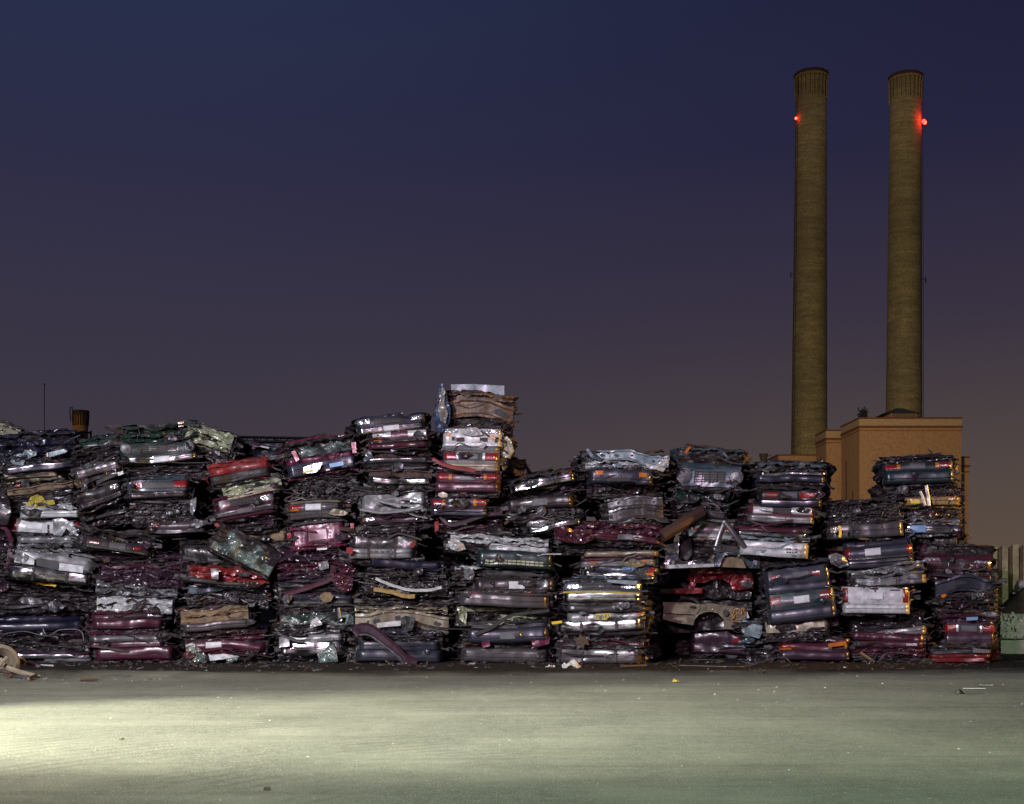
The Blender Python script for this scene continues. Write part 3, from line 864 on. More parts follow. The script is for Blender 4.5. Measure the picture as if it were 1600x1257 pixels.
    # ---- layer kinds
    def surf_patch(s, fn, u0, u1, v0, v1, off, name, m, parent, nu=9, nv=4, ch=.25):
        us, vs = np.linspace(u0, u1, nu), np.linspace(v0, v1, nv)
        P = np.array([[fn(a, b) for b in vs] for a in us], float)
        ring = P.copy(); ring[..., 1] += .02
        F = P.copy(); F[..., 1] -= off
        cu, cv = (u1 - u0) * .03, (v1 - v0) * ch * .4
        us2, vs2 = np.linspace(u0 + cu, u1 - cu, nu), np.linspace(v0 + cv, v1 - cv, nv)
        G = np.array([[fn(a, b) for b in vs2] for a in us2], float); G[..., 1] -= off
        mb = MB(); mb.grid(G)
        e = lambda A: np.concatenate([A[:, 0], A[1:, -1], A[-2::-1, -1][:0], A[-1:, -1][:0]])
        def loop(A):
            return np.concatenate([A[:, 0], A[-1, 1:], A[-2::-1, -1], A[0, -2:0:-1]])
        mb.grid(np.stack([loop(G), loop(F) + [0, off * .35, 0], loop(ring)], 0), wrap=True)
        return s.put(mb, name, m, parent, sharp=30)
    def k_d(s):
        pass
    def k_j(s):
        laminate(s.junkmb, s.xa, s.xb, s.z0, s.z1, max(3, int((s.z1 - s.z0) / .022)), s.rng)
        junk(s.junkmb, s.xa, s.xb, s.z0, s.z1, int(40 * (s.xb - s.xa) * max(.45, s.h)) + 14, s.rng, .10)
    def k_u(s):
        s.k_j()
        mb = MB()
        for k in range(3):
            z = s.z0 + (s.z1 - s.z0) * (.25 + .25 * k)
            P = [(s.xa + (s.xb - s.xa) * t, .02 + .03 * math.sin(t * 7 + k), z + .03 * math.sin(t * 9 + 2 * k + s.p1)) for t in np.linspace(.05, .95, 14)]
            mb.tube(P, .012 + .012 * (k == 1), 0, 6)
        s.put(mb, 'exhaust_pipe', 'rust')
    def k_e(s):
        mb = MB(); x0, x1, z0, z1, rng = s.xa, s.xb, s.z0, s.z1, s.rng
        junk(mb, x0, x1, z0, z1, int(300 * (x1 - x0) * max(.5, (z1 - z0) * 3)), rng, .14, wts=(.50, .20, .06, .18, .06), size=.6)
        for k in range(4):                             # ribbed manifold, belts, pulleys
            cx, cz = x0 + (x1 - x0) * rng.uniform(.12, .88), z0 + (z1 - z0) * rng.uniform(.3, .75); r = rng.uniform(.03, .07)
            t = np.linspace(0, 6.28, 15)
            mb.tube(np.stack([cx + r * np.cos(t), -.08 + 0 * t, cz + r * np.sin(t)], -1), .012, int(rng.integers(0, 2)), 5)
            mb.tube([(cx, .05, cz), (cx, -.07, cz)], r * .55, 1, 10)
        o = s.put(mb, 'engine', JM + [s.paint], sharp=30); o['kind'] = 'stuff'
    def k_b(s):
        m = s.cm or 'chrome'; z0, z1 = s.z0, s.z1; hh = z1 - z0; rng = s.rng
        d = min(.16, .07 + hh * .35)
        if 'p' in s.o: prof = [(0, 0), (-.85, 0), (-.97, .08), (-1, .2), (-1, .42), (-.86, .46), (-.86, .54), (-1, .58), (-1, .85), (-.9, 1), (0, 1.02)]
        elif 'r' in s.o: prof = [(0, 0), (-.55, .0), (-.80, .06), (-.93, .18), (-.95, .30), (-.90, .33), (-1, .37), (-1.03, .56), (-.99, .74), (-.86, .92), (-.62, 1.0), (-.3, 1.03), (0, 1.03)]
        else: prof = [(0, .02), (-.7, 0), (-.93, .10), (-1, .24), (-1, .44), (-.88, .50), (-1, .56), (-1.02, .70), (-.9, .90), (-.6, 1), (0, 1)]
        nx = 44
        t = np.linspace(-1, 1, nx)
        xm, xh = (s.xa + s.xb) / 2, (s.xb - s.xa) / 2
        wrap_y = .30 * np.clip((np.abs(t) - .86) / .14, 0, 1) ** 2.0 * min(1.0, xh)
        dent = .022 * s.cr * crease(np.stack([t * xh, 0 * t, 0 * t], -1), s.seed + 11 + int(z0 * 50), 1.3, 2)
        def yy(tt):
            return np.interp(tt, t, wrap_y + dent)
        P = np.array([[[xm + a * xh, dd * d + wrap_y[i] + dent[i], z0 + hh * zz] for dd, zz in prof] for i, a in enumerate(t)])
        P[..., 2] += .008 * s.cr * crease(P, s.seed + 17, 1.2, 2)
        P[..., 1] += .004 * s.cr * crease(P, s.seed + 19, 3.0, 2)
        mb = MB(); mb.grid(P, flip=True)
        for e in (0, -1):
            mb.add(P[e], [list(range(len(prof)))])
        o = s.put(mb, 'bumper', m, sharp=38)
        fn = lambda uu, vv: (xm + (uu * 2 - 1) * xh, -d * (1.0 if .1 < vv < .9 else .97) + yy(uu * 2 - 1), z0 + hh * vv)
        if 's' in s.o: s.surf_patch(fn, .04, .96, .40, .60, .018, 'rubber_strip', 'rubber', o, nu=40)
        if 'w' in s.o: s.surf_patch(fn, .03, .97, .62, .78, .012, 'trim_strip', 'chrome', o, nu=40)
        if 'g' in s.o:
            for q in (.30, .70): s.surf_patch(fn, q - .016, q + .016, .02, .98, .035, 'bumper_guard', 'rubber', o, nu=3, nv=6)
        if 'v' in s.o:
            for q in (.16, .84): s.surf_patch(fn, q - .06, q + .06, .55, .85, .010, 'indicator', 'lens_amber', o)
        if 'y' in s.o:                                 # slatted intake
            for k in range(13):
                q = .12 + .76 * k / 13
                for r in (.18, .34): s.surf_patch(fn, q, q + .05, r, r + .11, .006, 'grille_slot', 'palegreen', o, nu=3, nv=2)
        s.plates(fn, o, .10, .92, hh)
    def plates(s, fn, parent, v0, v1, hh):
        for q in s.o:
            if q[0] == 'K':
                m = {'w': 'plate_white', 'y': 'plate_yellow', 'b': 'plate_blue', 'd': 'plate_dark'}[(q[1:2] or 'd')]
                wide = .34 / (s.xb - s.xa)
                vh = min(v1 - v0, .16 / hh)
                cu = float('.' + q[2:4]) if q[2:4].isdigit() else .5
                vc = (v0 + v1) / 2
                o = s.surf_patch(fn, cu - wide / 2, cu + wide / 2, vc - vh / 2, vc + vh / 2, .022, 'licence_plate', m, parent, nu=5)
                if '~' in q:
                    txt = q.split('~')[1]
                    fc = bpy.data.curves.new('lettering', 'FONT'); fc.body = txt; fc.align_x = 'CENTER'; fc.align_y = 'CENTER'
                    fc.size = min(.125, vh * hh * 1.0); fc.extrude = .0015
                    fc.materials.append(M['ink'])
                    tmp = bpy.data.objects.new('lettering', fc); col.objects.link(tmp)
                    me = bpy.data.meshes.new_from_object(tmp); bpy.data.objects.remove(tmp); bpy.data.curves.remove(fc)
                    p0 = np.array(fn(cu, vc), float)
                    for v in me.vertices:
                        q0 = np.array([p0[0] + v.co.x, p0[1] - .028 - v.co.z, p0[2] + v.co.y])
                        v.co = s.warp(q0[None])[0]
                    me.materials.clear(); me.materials.append(M['ink'])
                    lo = bpy.data.objects.new('lettering', me); col.objects.link(lo); lo.parent = o
    def panel(s, name, m, lean=.10, amp=.008, bow=.03):
        z0, z1, xm, xh = s.z0, s.z1, (s.xa + s.xb) / 2, (s.xb - s.xa) / 2
        hh = z1 - z0; sd = s.seed + 23 + int(z0 * 40)
        def fn(u, v):
            t = u * 2 - 1
            e = max(0, (abs(t) - .84) / .16)
            return (xm + t * xh, -.045 - bow * math.sin(math.pi * min(1, max(0, v))) + lean * v * hh + .16 * e * e, z0 + hh * v)
        nu, nv = 44, max(5, int(hh / .03))
        P = np.array([[fn(a, b) for b in np.linspace(0, 1, nv)] for a in np.linspace(0, 1, nu)])
        P[..., 1] += amp * s.cr * crease(P, sd, 2.0, 3)
        back = P[:, -1] + [0, .25, .02]
        low = P[:, 0] + [0, .12, -.005]
        mb = MB(); mb.grid(np.concatenate([low[:, None], P, back[:, None]], 1), flip=False)
        o = s.put(mb, name, m, sharp=30)
        amp2 = amp * s.cr
        return fn, o, hh
    def k_p(s):
        fn, o, hh = s.panel('door_panel' if 'D' in s.o else 'panel', s.cm or s.paint, amp=.02)
        s.common(fn, o, hh)
    def common(s, fn, o, hh):
        if 'w' in s.o: s.surf_patch(fn, .02, .98, .05, .16, .016, 'trim_strip', 'chrome', o, nu=36)
        if 'l' in s.o: s.surf_patch(fn, .06, .94, .86, .97, .014, 'trim_strip', 'chrome', o, nu=36)
        if 'q' in s.o: s.surf_patch(fn, .33, .67, .2, .75, .012, 'plate_recess', s.cm or s.paint, o)
        if 'm' in s.o: s.surf_patch(fn, .485, .515, .70, .92, .014, 'badge', 'chrome', o, nu=3)
        if 'n' in s.o: s.surf_patch(fn, .72, .86, .80, .90, .008, 'badge', 'chrome', o, nu=7, nv=2)
        s.plates(fn, o, .12, .88, hh)
    def k_t(s):
        fn, o, hh = s.panel('trunk_lid', s.cm or s.paint)
        S = s.surf_patch; lr, lw, la = 'lens_red', 'lens_white', 'lens_amber'
        def pair(a, b, v0, v1, m, nm='taillight', off=.016):
            S(fn, a, b, v0, v1, off, nm, m, o); S(fn, 1 - b, 1 - a, v0, v1, off, nm, m, o)
        if 'W' in s.o:
            S(fn, .02, .98, .18, .86, .008, 'light_bar', 'rubber', o, nu=36)
            pair(.02, .24, .22, .82, lr, off=.020); pair(.245, .29, .22, .82, lw, 'reversing_light', .022)
        elif 'X' in s.o:
            S(fn, .02, .98, .18, .86, .008, 'light_bar', 'rubber', o, nu=36)
            pair(.03, .13, .22, .82, lr, off=.020); pair(.14, .24, .22, .82, lr, off=.020)
        elif 'S' in s.o: pair(.02, .17, .25, .88, lr)
        elif 'T' in s.o: pair(.015, .10, .10, .95, lr)
        elif 'M' in s.o: pair(.12, .34, .22, .78, lr)
        elif 'I' in s.o:
            for k in range(3): pair(.06, .22, .35 + k * .19, .49 + k * .19, lr)
        elif 'A' in s.o: pair(.02, .22, .50, .85, lr); pair(.03, .20, .18, .46, la, 'indicator')
        elif 'O' in s.o: pair(.04, .20, .2, .8, lr); pair(.205, .26, .2, .8, la, 'indicator')
        elif 'Q' in s.o: S(fn, .02, .24, .2, .82, .016, 'taillight', lr, o); S(fn, .02, .20, .1, .3, .02, 'indicator', la, o); S(fn, .70, .98, .2, .8, .014, 'light_socket', 'rubber', o)
        elif 'U' in s.o: S(fn, .10, .24, .35, .65, .012, 'taillight', lr, o); S(fn, .72, .84, .35, .65, .012, 'taillight', lr, o)
        elif 'R' in s.o: S(fn, .66, .80, .3, .8, .016, 'taillight', lr, o); S(fn, .82, .96, .3, .8, .016, 'taillight', lr, o); S(fn, .12, .22, .25, .6, .016, 'taillight', lr, o)
        s.common(fn, o, hh)
    def k_f(s):
        fn, o, hh = s.panel('front_panel', s.cm or s.paint)
        S = s.surf_patch
        hm = 'headlamp'
        def pair(a, b, v0, v1, m, nm, off=.018):
            S(fn, a, b, v0, v1, off, nm, m, o); S(fn, 1 - b, 1 - a, v0, v1, off, nm, m, o)
        if 'H2' in s.o: pair(.02, .11, .28, .82, hm, 'headlight'); pair(.12, .21, .28, .82, hm, 'headlight')
        elif 'H1' in s.o: pair(.02, .20, .28, .80, hm, 'headlight')
        elif 'HL' in s.o: S(fn, .02, .24, .25, .80, .018, 'headlight', hm, o)
        elif 'HR' in s.o: S(fn, .76, .98, .25, .80, .018, 'headlight', hm, o)
        elif 'HT' in s.o: pair(.02, .26, .70, .96, hm, 'headlight')
        elif 'HW' in s.o: pair(.06, .36, .2, .85, 'lens_white', 'headlight')
        elif 'HO' in s.o:                              # round lamps
            for q in (.09, .91):
                mb = MB(); c = np.array(fn(q, .52)); r = hh * .34
                mb.lathe([(r * 1.15, 0), (r * 1.15, .03), (r, .035), (r * .9, .015), (0.01, .03)], 18)
                for v in mb.v: v[:] = np.stack([v[:, 0], -v[:, 2], v[:, 1]], -1) + c
                s.put(mb, 'headlight', 'steel', o)
        if 'V' in s.o: pair(.13, .20, .10, .34, 'lens_amber', 'indicator')
        if 'v' in s.o: pair(.0, .03, .25, .75, 'lens_amber', 'indicator')
        if 'Z' in s.o: pair(.24, .37, .10, .38, 'tar', 'intake')
        if 'z' in s.o: pair(.10, .24, .25, .60, 'lens_white', 'fog_light')
        if 'G' in s.o or 'B' in s.o:
            gm = 'rubber' if 'G' in s.o else 'chrome'
            a, b = (.26, .74) if any(k[0] == 'H' for k in s.o) else (.06, .94)
            g = S(fn, a, b, .2, .82, .006, 'grille', 'rubber', o, nu=16)
            mb = MB(); n = 5
            for k in range(n):
                v = .26 + .5 * k / (n - 1)
                mb.tube([np.array(fn(q, v)) + [0, -.016, 0] for q in np.linspace(a + .01, b - .01, 14)], hh * .022, 0, 5)
            for q in np.linspace(a, b, 5):
                mb.tube([np.array(fn(q, v)) + [0, -.018, 0] for v in (.22, .5, .8)], hh * .025, 0, 5)
            s.put(mb, 'grille_bars', 'charcoal' if gm == 'rubber' else 'chrome', g)
        s.common(fn, o, hh)
    def sheet(s, name, m, z, y0, y1, nx, nyy, amp, freq, rise=0.0, lip=.05, seed=0):
        U, V = np.meshgrid(np.linspace(0, 1, nx), np.linspace(0, 1, nyy), indexing='ij')
        P = np.stack([s.xa + (s.xb - s.xa) * U, y0 + (y1 - y0) * V ** 1.4, z + rise * V ** .8], -1)
        c = crease(P, s.seed + 31 + seed, freq, 4)
        P[..., 2] += amp * c
        P[..., 1] += amp * .7 * crease(P, s.seed + 37 + seed, freq, 3) * (1 - V * .5)
        lipP = P[:, :1] + np.array([0, .015, -lip]) * (1 + .5 * crease(P[:, :1], s.seed + 9 + seed, 5, 2)[..., None])
        under = lipP + [0, .03, .01]
        mb = MB(); mb.grid(np.concatenate([under, lipP, P], 1))
        return s.put(mb, name, m, sharp=24, soft=False)
    def k_r(s):
        s.sheet('roof', s.cm or s.paint, s.z1 - .03, -.07, 2.6, 46, 22, .035 * s.cr, 1.7, .05, .05)
    def k_h(s):
        hh = s.z1 - s.z0
        o = s.sheet('hood', s.cm or s.paint, s.z0, -.05, 1.1, 44, 18, .02 * s.cr, 1.4, hh * 1.0, .04, 3)
    def k_c(s):
        m = s.cm or s.paint; z0, z1 = s.z0, s.z1; hh = z1 - z0
        n = 1 if hh < .12 else 2
        o = None
        for k in range(n):
            za, zb = z0 + hh * k / n, z0 + hh * (k + 1) / n
            nx, nz = 64, max(7, int((zb - za) / .018))
            U, V = np.meshgrid(np.linspace(0, 1, nx), np.linspace(0, 1, nz), indexing='ij')
            P = np.stack([s.xa + (s.xb - s.xa) * U, -.03 + .09 * V - .05 * np.sin(V * math.pi) + 0 * U, za + (zb - za) * V], -1)
            sd = s.seed + 41 + 7 * k + int(z0 * 60)
            P[..., 1] += .055 * s.cr * crease(P, sd, 2.2, 4, stretch=(.75, 1, 1.7))
            P[..., 2] += .022 * s.cr * crease(P, sd + 1, 1.8, 3)
            P[..., 2] += (.02 * crease(P, sd + 2, 4, 3)) * (np.abs(V - .5) > .38)
            mb = MB()
            back = P[:, -1:] + [0, .3, -.01]
            mb.grid(np.concatenate([P, back], 1))
            s.put(mb, 'crumpled_panel', m, sharp=16, soft=False)
        junk(s.junkmb, s.xa, s.xb, z0, z1, int(8 * (s.xb - s.xa)), s.rng, .06)
    def k_g(s):
        hh = s.z1 - s.z0
        U, V = np.meshgrid(np.linspace(0, 1, 50), np.linspace(0, 1, 12), indexing='ij')
        P = np.stack([s.xa + (s.xb - s.xa) * U, -.06 + .22 * V, s.z0 + hh * V * (1 - .25 * (2 * U - 1) ** 4)], -1)
        P[..., 1] += .06 * crease(P, s.seed + 53, 1.6, 4); P[..., 2] += .02 * crease(P, s.seed + 54, 2, 3)
        mb = MB(); mb.grid(P)
        o = s.put(mb, 'windscreen', 'glass', sharp=14)
        mb = MB(); mb.tube(np.concatenate([P[:, 0], P[-1, 1:], P[-2::-1, -1], P[0, -2::-1]]), .012, 0, 5)
        s.put(mb, 'window_seal', 'rubber', o)
    def k_x(s):
        m = s.cm or 'steel'; z0, z1, xm, xh = s.z0, s.z1, (s.xa + s.xb) / 2, (s.xb - s.xa) / 2; hh = z1 - z0
        prof = [(.06, 0), (-.04, 0), (-.05, .12), (.0, .2), (-.01, .78), (-.06, .86), (-.055, 1), (.06, 1)]
        t = np.linspace(-1, 1, 40)
        arch = .16 * hh * np.cos(t * math.pi)
        P = np.array([[[xm + a * xh, dd + .12 * max(0, abs(a) - .8), z0 + hh * zz + arch[i]] for dd, zz in prof] for i, a in enumerate(t)])
        P[..., 1] += .03 * s.cr * crease(P, s.seed + 61, 1.8, 3); P[..., 2] += .02 * s.cr * crease(P, s.seed + 62, 1.6, 3)
        mb = MB(); mb.grid(P, flip=True)
        for e in (0, -1): mb.add(P[e], [list(range(len(prof)))])
        o = s.put(mb, 'crossmember', m, sharp=28)
        for q in s.rng.uniform(-.9, .9, 6):
            mb = MB()
            i = int((q + 1) / 2 * 39); c = (P[i, 3] + P[i, 4]) / 2
            r = hh * s.rng.uniform(.10, .20)
            V = np.array([[math.cos(a) * r * 1.3, -.006, math.sin(a) * r] for a in np.arange(10) * .6283]) + c
            mb.add(V, [list(range(10))])
            s.put(mb, 'bolt_hole', 'tar', o)
    # ---- extras given by what they cover in the photograph, placed at a depth of their own
    def local(s, p, yoff):
        return np.array(s.Mi @ W(p[0], p[1], s.Y + yoff))
    def extra(s, kind, name, m, yoff, pts, a=.03, b=.015):
        L = [s.local(p, yoff) for p in pts]
        if kind == 'plate':
            o = poly_plate(name, m, L, a, b, s.seed, s.root)
        else:
            mb = MB(); P = smooth_path(L) if len(L) > 2 else L
            if kind == 'strip':
                P = np.array(P); P = P + .12 * a * crease(P, s.seed, 4, 2)[:, None]
                mb.tube(P, a, 0, 4, flat=.35)
            else: mb.tube(P, a, 0, 8)
            o = mb.build(name, m, s.root)
        return o

def smooth_path(L, n=6):
    L = np.array(L, float); t = np.arange(len(L))
    P = np.concatenate([[2 * L[0] - L[1]], L, [2 * L[-1] - L[-2]]])
    out = []
    for i in range(len(L) - 1):
        p0, p1, p2, p3 = P[i:i + 4]
        for k in range(n):
            q = k / n
            out.append(.5 * (2 * p1 + (p2 - p0) * q + (2 * p0 - 5 * p1 + 4 * p2 - p3) * q * q + (3 * p1 - p0 - 3 * p2 + p3) * q ** 3))
    out.append(L[-1])
    return np.array(out)

def poly_plate(name, m, L, depth, amp, seed, parent=None, cuts=3):
    bm = bmesh.new()
    vs = [bm.verts.new(p) for p in L]
    f = bm.faces.new(vs)
    f.normal_update()
    if f.normal.y > 0: bmesh.ops.reverse_faces(bm, faces=[f])
    bmesh.ops.triangulate(bm, faces=bm.faces[:])
    for _ in range(cuts):
        long_ = [e for e in bm.edges if e.calc_length() > .06]
        if not long_: break
        bmesh.ops.subdivide_edges(bm, edges=long_, cuts=1)
        bmesh.ops.triangulate(bm, faces=bm.faces[:])
    V = np.array([v.co[:] for v in bm.verts])
    c = amp * crease(V, seed + 71, 2.4, 4)
    for v, d in zip(bm.verts, c): v.co.y += d
    r = bmesh.ops.extrude_face_region(bm, geom=bm.faces[:])
    nv = [g for g in r['geom'] if isinstance(g, bmesh.types.BMVert)]
    # the extruded copy becomes the front, the old faces the back
    for v in nv: pass
    old = [v for v in bm.verts if v not in set(nv)]
    for v in old: v.co.y += depth
    bmesh.ops.recalc_face_normals(bm, faces=bm.faces[:])
    me = bpy.data.meshes.new(name); bm.to_mesh(me); bm.free()
    me.materials.append(M[m])
    me.polygons.foreach_set('use_smooth', [True] * len(me.polygons))
    me.set_sharp_from_angle(angle=R(18))
    o = bpy.data.objects.new(name, me); col.objects.link(o)
    if parent is not None: o.parent = parent
    return o

def C(*a, **k):
    return Car(*a, **k)

# ---- column at the far end: navy roof down to the chrome strip by the hose pile
C(-70, 22, 656, 700, -14, 'cream', 'c2 j1 d.5', 'cream crushed roof end poking up at the edge beside the navy crushed car', dy=1.2)
C(2, 122, 677, 738, 6, 'navy', 'r1 c2.2 c1.2:slate j.6 b1:slate.p.w', 'navy crushed car with a torn pale blue sheet, topmost of its stack by the antenna', dy=-.1, cr=1.3,
  ex=[('plate', 'torn_sheet', 'paleblue', -.20, [(14, 706), (30, 702), (58, 706), (56, 712), (40, 718), (36, 728), (20, 726), (13, 716)], .02, .05),
      ('plate', 'sticker_panel', 'paleblue', -.16, [(73, 708), (99, 702), (104, 704), (104, 707), (76, 715), (72, 713)], .015, .006),
      ('strip', 'red_tape', 'lens_red', -.19, [(74, 708), (75, 714)], .018)])
C(4, 96, 738, 760, 7, 'beige', 'b1.2:cream.r j1 d.4', 'dark crushed car with a long cream bumper, directly below the navy one')
C(16, 116, 758, 786, 8, 'charcoal', 'x1:tan j1 c1:charcoal', 'charcoal crushed car with a tan inner panel and one red lamp, above the yellow foam', ex=[('plate', 'taillight', 'lens_red', -.15, [(24, 757), (31, 757), (31, 763), (24, 763)], .02, .002)])
C(34, 128, 779, 810, 2, 'white', 'j1 c.7 b1:white.c', 'white crushed car with yellow foam bursting out above its bumper',
  ex=[('plate', 'seat_foam', 'foam', -.14, [(40, 788), (48, 777), (58, 773), (66, 776), (70, 782), (84, 781), (86, 788), (64, 793), (44, 794)], .12, .05)])
C(12, 126, 809, 838, -1, 'white', 'd.2 t2:T.Kw35.n j.6', 'white crushed hatchback rear with red end lamps, under the yellow foam',
  ex=[('plate', 'fender', 'silver', -.13, [(82, 812), (96, 810), (112, 816), (124, 828), (122, 838), (112, 834), (104, 826), (96, 838), (84, 836)], .3, .02),
      ('plate', 'side_lamp', 'lens_white', -.17, [(66, 819), (74, 818), (74, 833), (66, 833)], .02, .002)])
C(-60, 18, 768, 822, 0, 'charcoal', 'c3 d1', 'charcoal crushed car showing only a round fender at the picture edge', dy=-.3, ex=[('plate', 'fender', 'charcoal', -.3, [(-30, 765), (4, 768), (14, 780), (17, 800), (10, 820), (-30, 825)], .5, .05)])
C(-60, 22, 824, 892, 0, 'plum', 'c2 j1 d.5', 'plum crushed car with a curved wing edge, below the round charcoal fender', dy=-.2, ex=[('strip', 'wing_edge', 'maroon', -.28, [(0, 822), (10, 828), (17, 845), (17, 868), (8, 890)], .05)])
C(25, 127, 838, 863, -2, 'silver', 'p1:silver.l.m c1.5:silver', 'silver crushed trunk lid with chrome trim and wrinkled skin, under the white hatchback')
C(12, 146, 862, 890, -8, 'silver', 'r.4:silver t2:silver.HX c.5', 'silver crushed front with two white rectangular panels and a dark middle', dy=-.15,
  ex=[('plate', 'pale_panel', 'white', -.28, [(21, 868), (54, 872), (53, 883), (22, 879)], .02, .006), ('plate', 'pale_panel', 'white', -.28, [(93, 880), (131, 885), (129, 896), (92, 891)], .02, .006),
      ('plate', 'dark_panel', 'rubber', -.26, [(57, 872), (92, 877), (91, 891), (57, 884)], .02, .004)])
C(8, 142, 889, 910, -7, 'charcoal', 'b1:chrome.c.g', 'crushed car showing a bright chrome bumper with black guards, tilted beside the maroon roof', dy=-.25)
C(-20, 146, 908, 932, -2, 'plum', 'c1 j1.4', 'plum crushed car with a scrap of yellow strap lying on it', ex=[('strip', 'strap', 'yellow', -.2, [(50, 910), (62, 912), (70, 914), (88, 915)], .02), ('strip', 'strap', 'yellow', -.22, [(56, 913), (74, 911), (86, 917)], .013)])
C(-20, 142, 930, 957, 1, 'charcoal', 'j1.4 b.6:steel.c@.15-.75 c.8', 'charcoal crushed car with a grey oval headrest and thin bright rail', ex=[('plate', 'headrest', 'grey', -.16, [(28, 938), (36, 933), (50, 933), (64, 938), (72, 943), (54, 945), (36, 943)], .12, .02)])
C(-25, 130, 956, 986, 1, 'navy', 'c.7:plum p1:navy b1.6:navy.r', 'dark navy crushed car with smooth rounded bumper, third layer above the hose coil')
C(-30, 142, 985, 1013, 0, 'black', 'c1:plum j1.4 c.6', 'black crushed car ringed by a bent chrome window trim', ex=[('tube', 'window_trim', 'chrome', -.2, [(0, 1000), (5, 992), (18, 989), (40, 987), (72, 994), (86, 988), (96, 984), (120, 984), (129, 990), (131, 1002)], .018), ('tube', 'pillar', 'steel', -.19, [(67, 983), (72, 994)], .014)])
C(10, 148, 1012, 1038, 0, 'charcoal', 'j.9 p.5:plum b1:chrome.c b.5:silver.c@.4-1', 'lowest crushed car with a long chrome rail beside the hose pile', dy=-.1)

# ---- second column: green front on top, maroon at the bottom
C(127, 205, 680, 712, 9, 'green', 'r.6:green p1.2:green.w p1:white.w j.4', 'dark green and white crushed side panel lying beside the green front', dy=.3)
C(190, 312, 664, 722, 3, 'green', 'r1:green c1.6:green f2.2:HO.G b1.1:chrome.c.Kw', 'dark green crushed front with round headlamps and chrome bumper on top of its stack', dy=-.2, cr=1.2,
  ex=[('plate', 'amber_lamp', 'lens_amber', .1, [(278, 660), (287, 659), (287, 667), (279, 667)], .1, .005)])
C(286, 362, 668, 706, -16, 'palegreen', 'c3 j.6', 'olive crumpled tarpaulin-like roof skin of a crushed car beside the green front', dy=.2, cr=1.5)
C(306, 372, 700, 742, -6, 'charcoal', 'j2 c1', 'charcoal crushed car of tangled metal under the olive crumpled skin', dy=.5)
C(122, 196, 700, 736, 18, 'black', 'r.8 c1 d.5 j1', 'black crushed car tipped up steeply, above the two slanting bumpers', dy=-.1)
C(121, 197, 722, 752, 19, 'grey', 'j.8 b1.6:grey.p d.4 b.8:charcoal.p', 'grey crushed bumper with twin openings tipped steeply beside the blue-grey tail', dy=-.3,
  ex=[('plate', 'intake', 'tar', -.47, [(127, 763), (136, 759), (137, 763), (128, 767)], .02, .002), ('plate', 'intake', 'tar', -.47, [(150, 752), (178, 740), (179, 745), (151, 757)], .02, .002), ('plate', 'fog_light', 'lens_white', -.47, [(184, 739), (192, 736), (193, 741), (185, 744)], .02, .002)])
C(124, 200, 756, 790, 19, 'charcoal', 'r.5 f1.5:HR.m b1:charcoal.c d.5', 'charcoal crushed front with a small oval badge, tipped steeply above the grey tail panel', dy=-.3)
C(140, 205, 790, 822, 14, 'black', 'c.8 b.5:steel.c j1', 'black crushed car crammed below the charcoal front with the oval badge', dy=.1)
C(194, 318, 721, 748, -1, 'charcoal', 'c.5 j1.4 c.4', 'charcoal crushed car with an open dark mouth under the green front')
C(199, 298, 746, 779, 4, 'slate', 'p.5:steelblue t1.8:steelblue.X.n b1.1:charcoal.c', 'blue-grey crushed tail with square red lamps, in the stack under the green front', dy=-.25)
C(206, 306, 779, 818, 1, 'charcoal', 'b.5:steel.c e2 c.6', 'crushed engine bay packed with pale castings below the blue-grey tail', dy=-.1, ex=[('plate', 'fender_stub', 'silver', -.2, [(298, 782), (307, 777), (306, 794), (301, 806), (297, 800)], .2, .04)])
C(228, 324, 812, 833, 4, 'brown', 'r.7:brown t1.5:grey.U b1:grey.p', 'brown-topped crushed tail with a thin red lamp, tucked over the black tail', dy=-.1)
C(124, 240, 832, 862, -9, 'black', 'r.8:black c.5 t1.6:charcoal.U.w.Kd', 'black crushed tail with two small red reflectors, sloping down over the maroon roof', dy=-.4)
C(150, 288, 862, 880, -4, 'plum', 'c1:plum j.7', 'plum crushed car with bent sheet edges just under the sloping black tail', dy=0)
C(153, 288, 880, 914, -4, 'plum', 'r.4:maroon c2:plum', 'wine-dark crumpled crushed roof above the whitish wrinkled layers', dy=-.05, cr=1.3)
C(150, 276, 912, 934, -2, 'silver', 'c1:silver d.2', 'whitish wrinkled crushed skin, upper of the two pale layers', dy=-.05, cr=1.4)
C(148, 272, 934, 957, -1, 'silver', 'c1:white', 'whitish wrinkled crushed skin, lower of the two pale layers above the maroon front', dy=-.1, cr=1.3)
C(144, 258, 956, 987, 0, 'maroon', 'p.5 f.9:HR.G b1.5:maroon.r j.4', 'maroon crushed front with one bright headlamp, third from the ground', dy=-.25)
C(142, 258, 986, 1011, 0, 'maroon', 'c.4 t1:grey.Kd b.7:maroon.p', 'maroon crushed tail with a grey band and black plate, second from the ground', dy=-.25)
C(146, 272, 1009, 1037, 0, 'maroon', 'j.5 b2.2:maroon.r c.4', 'maroon crushed car with one big rounded bumper, lowest of its stack', dy=-.2)

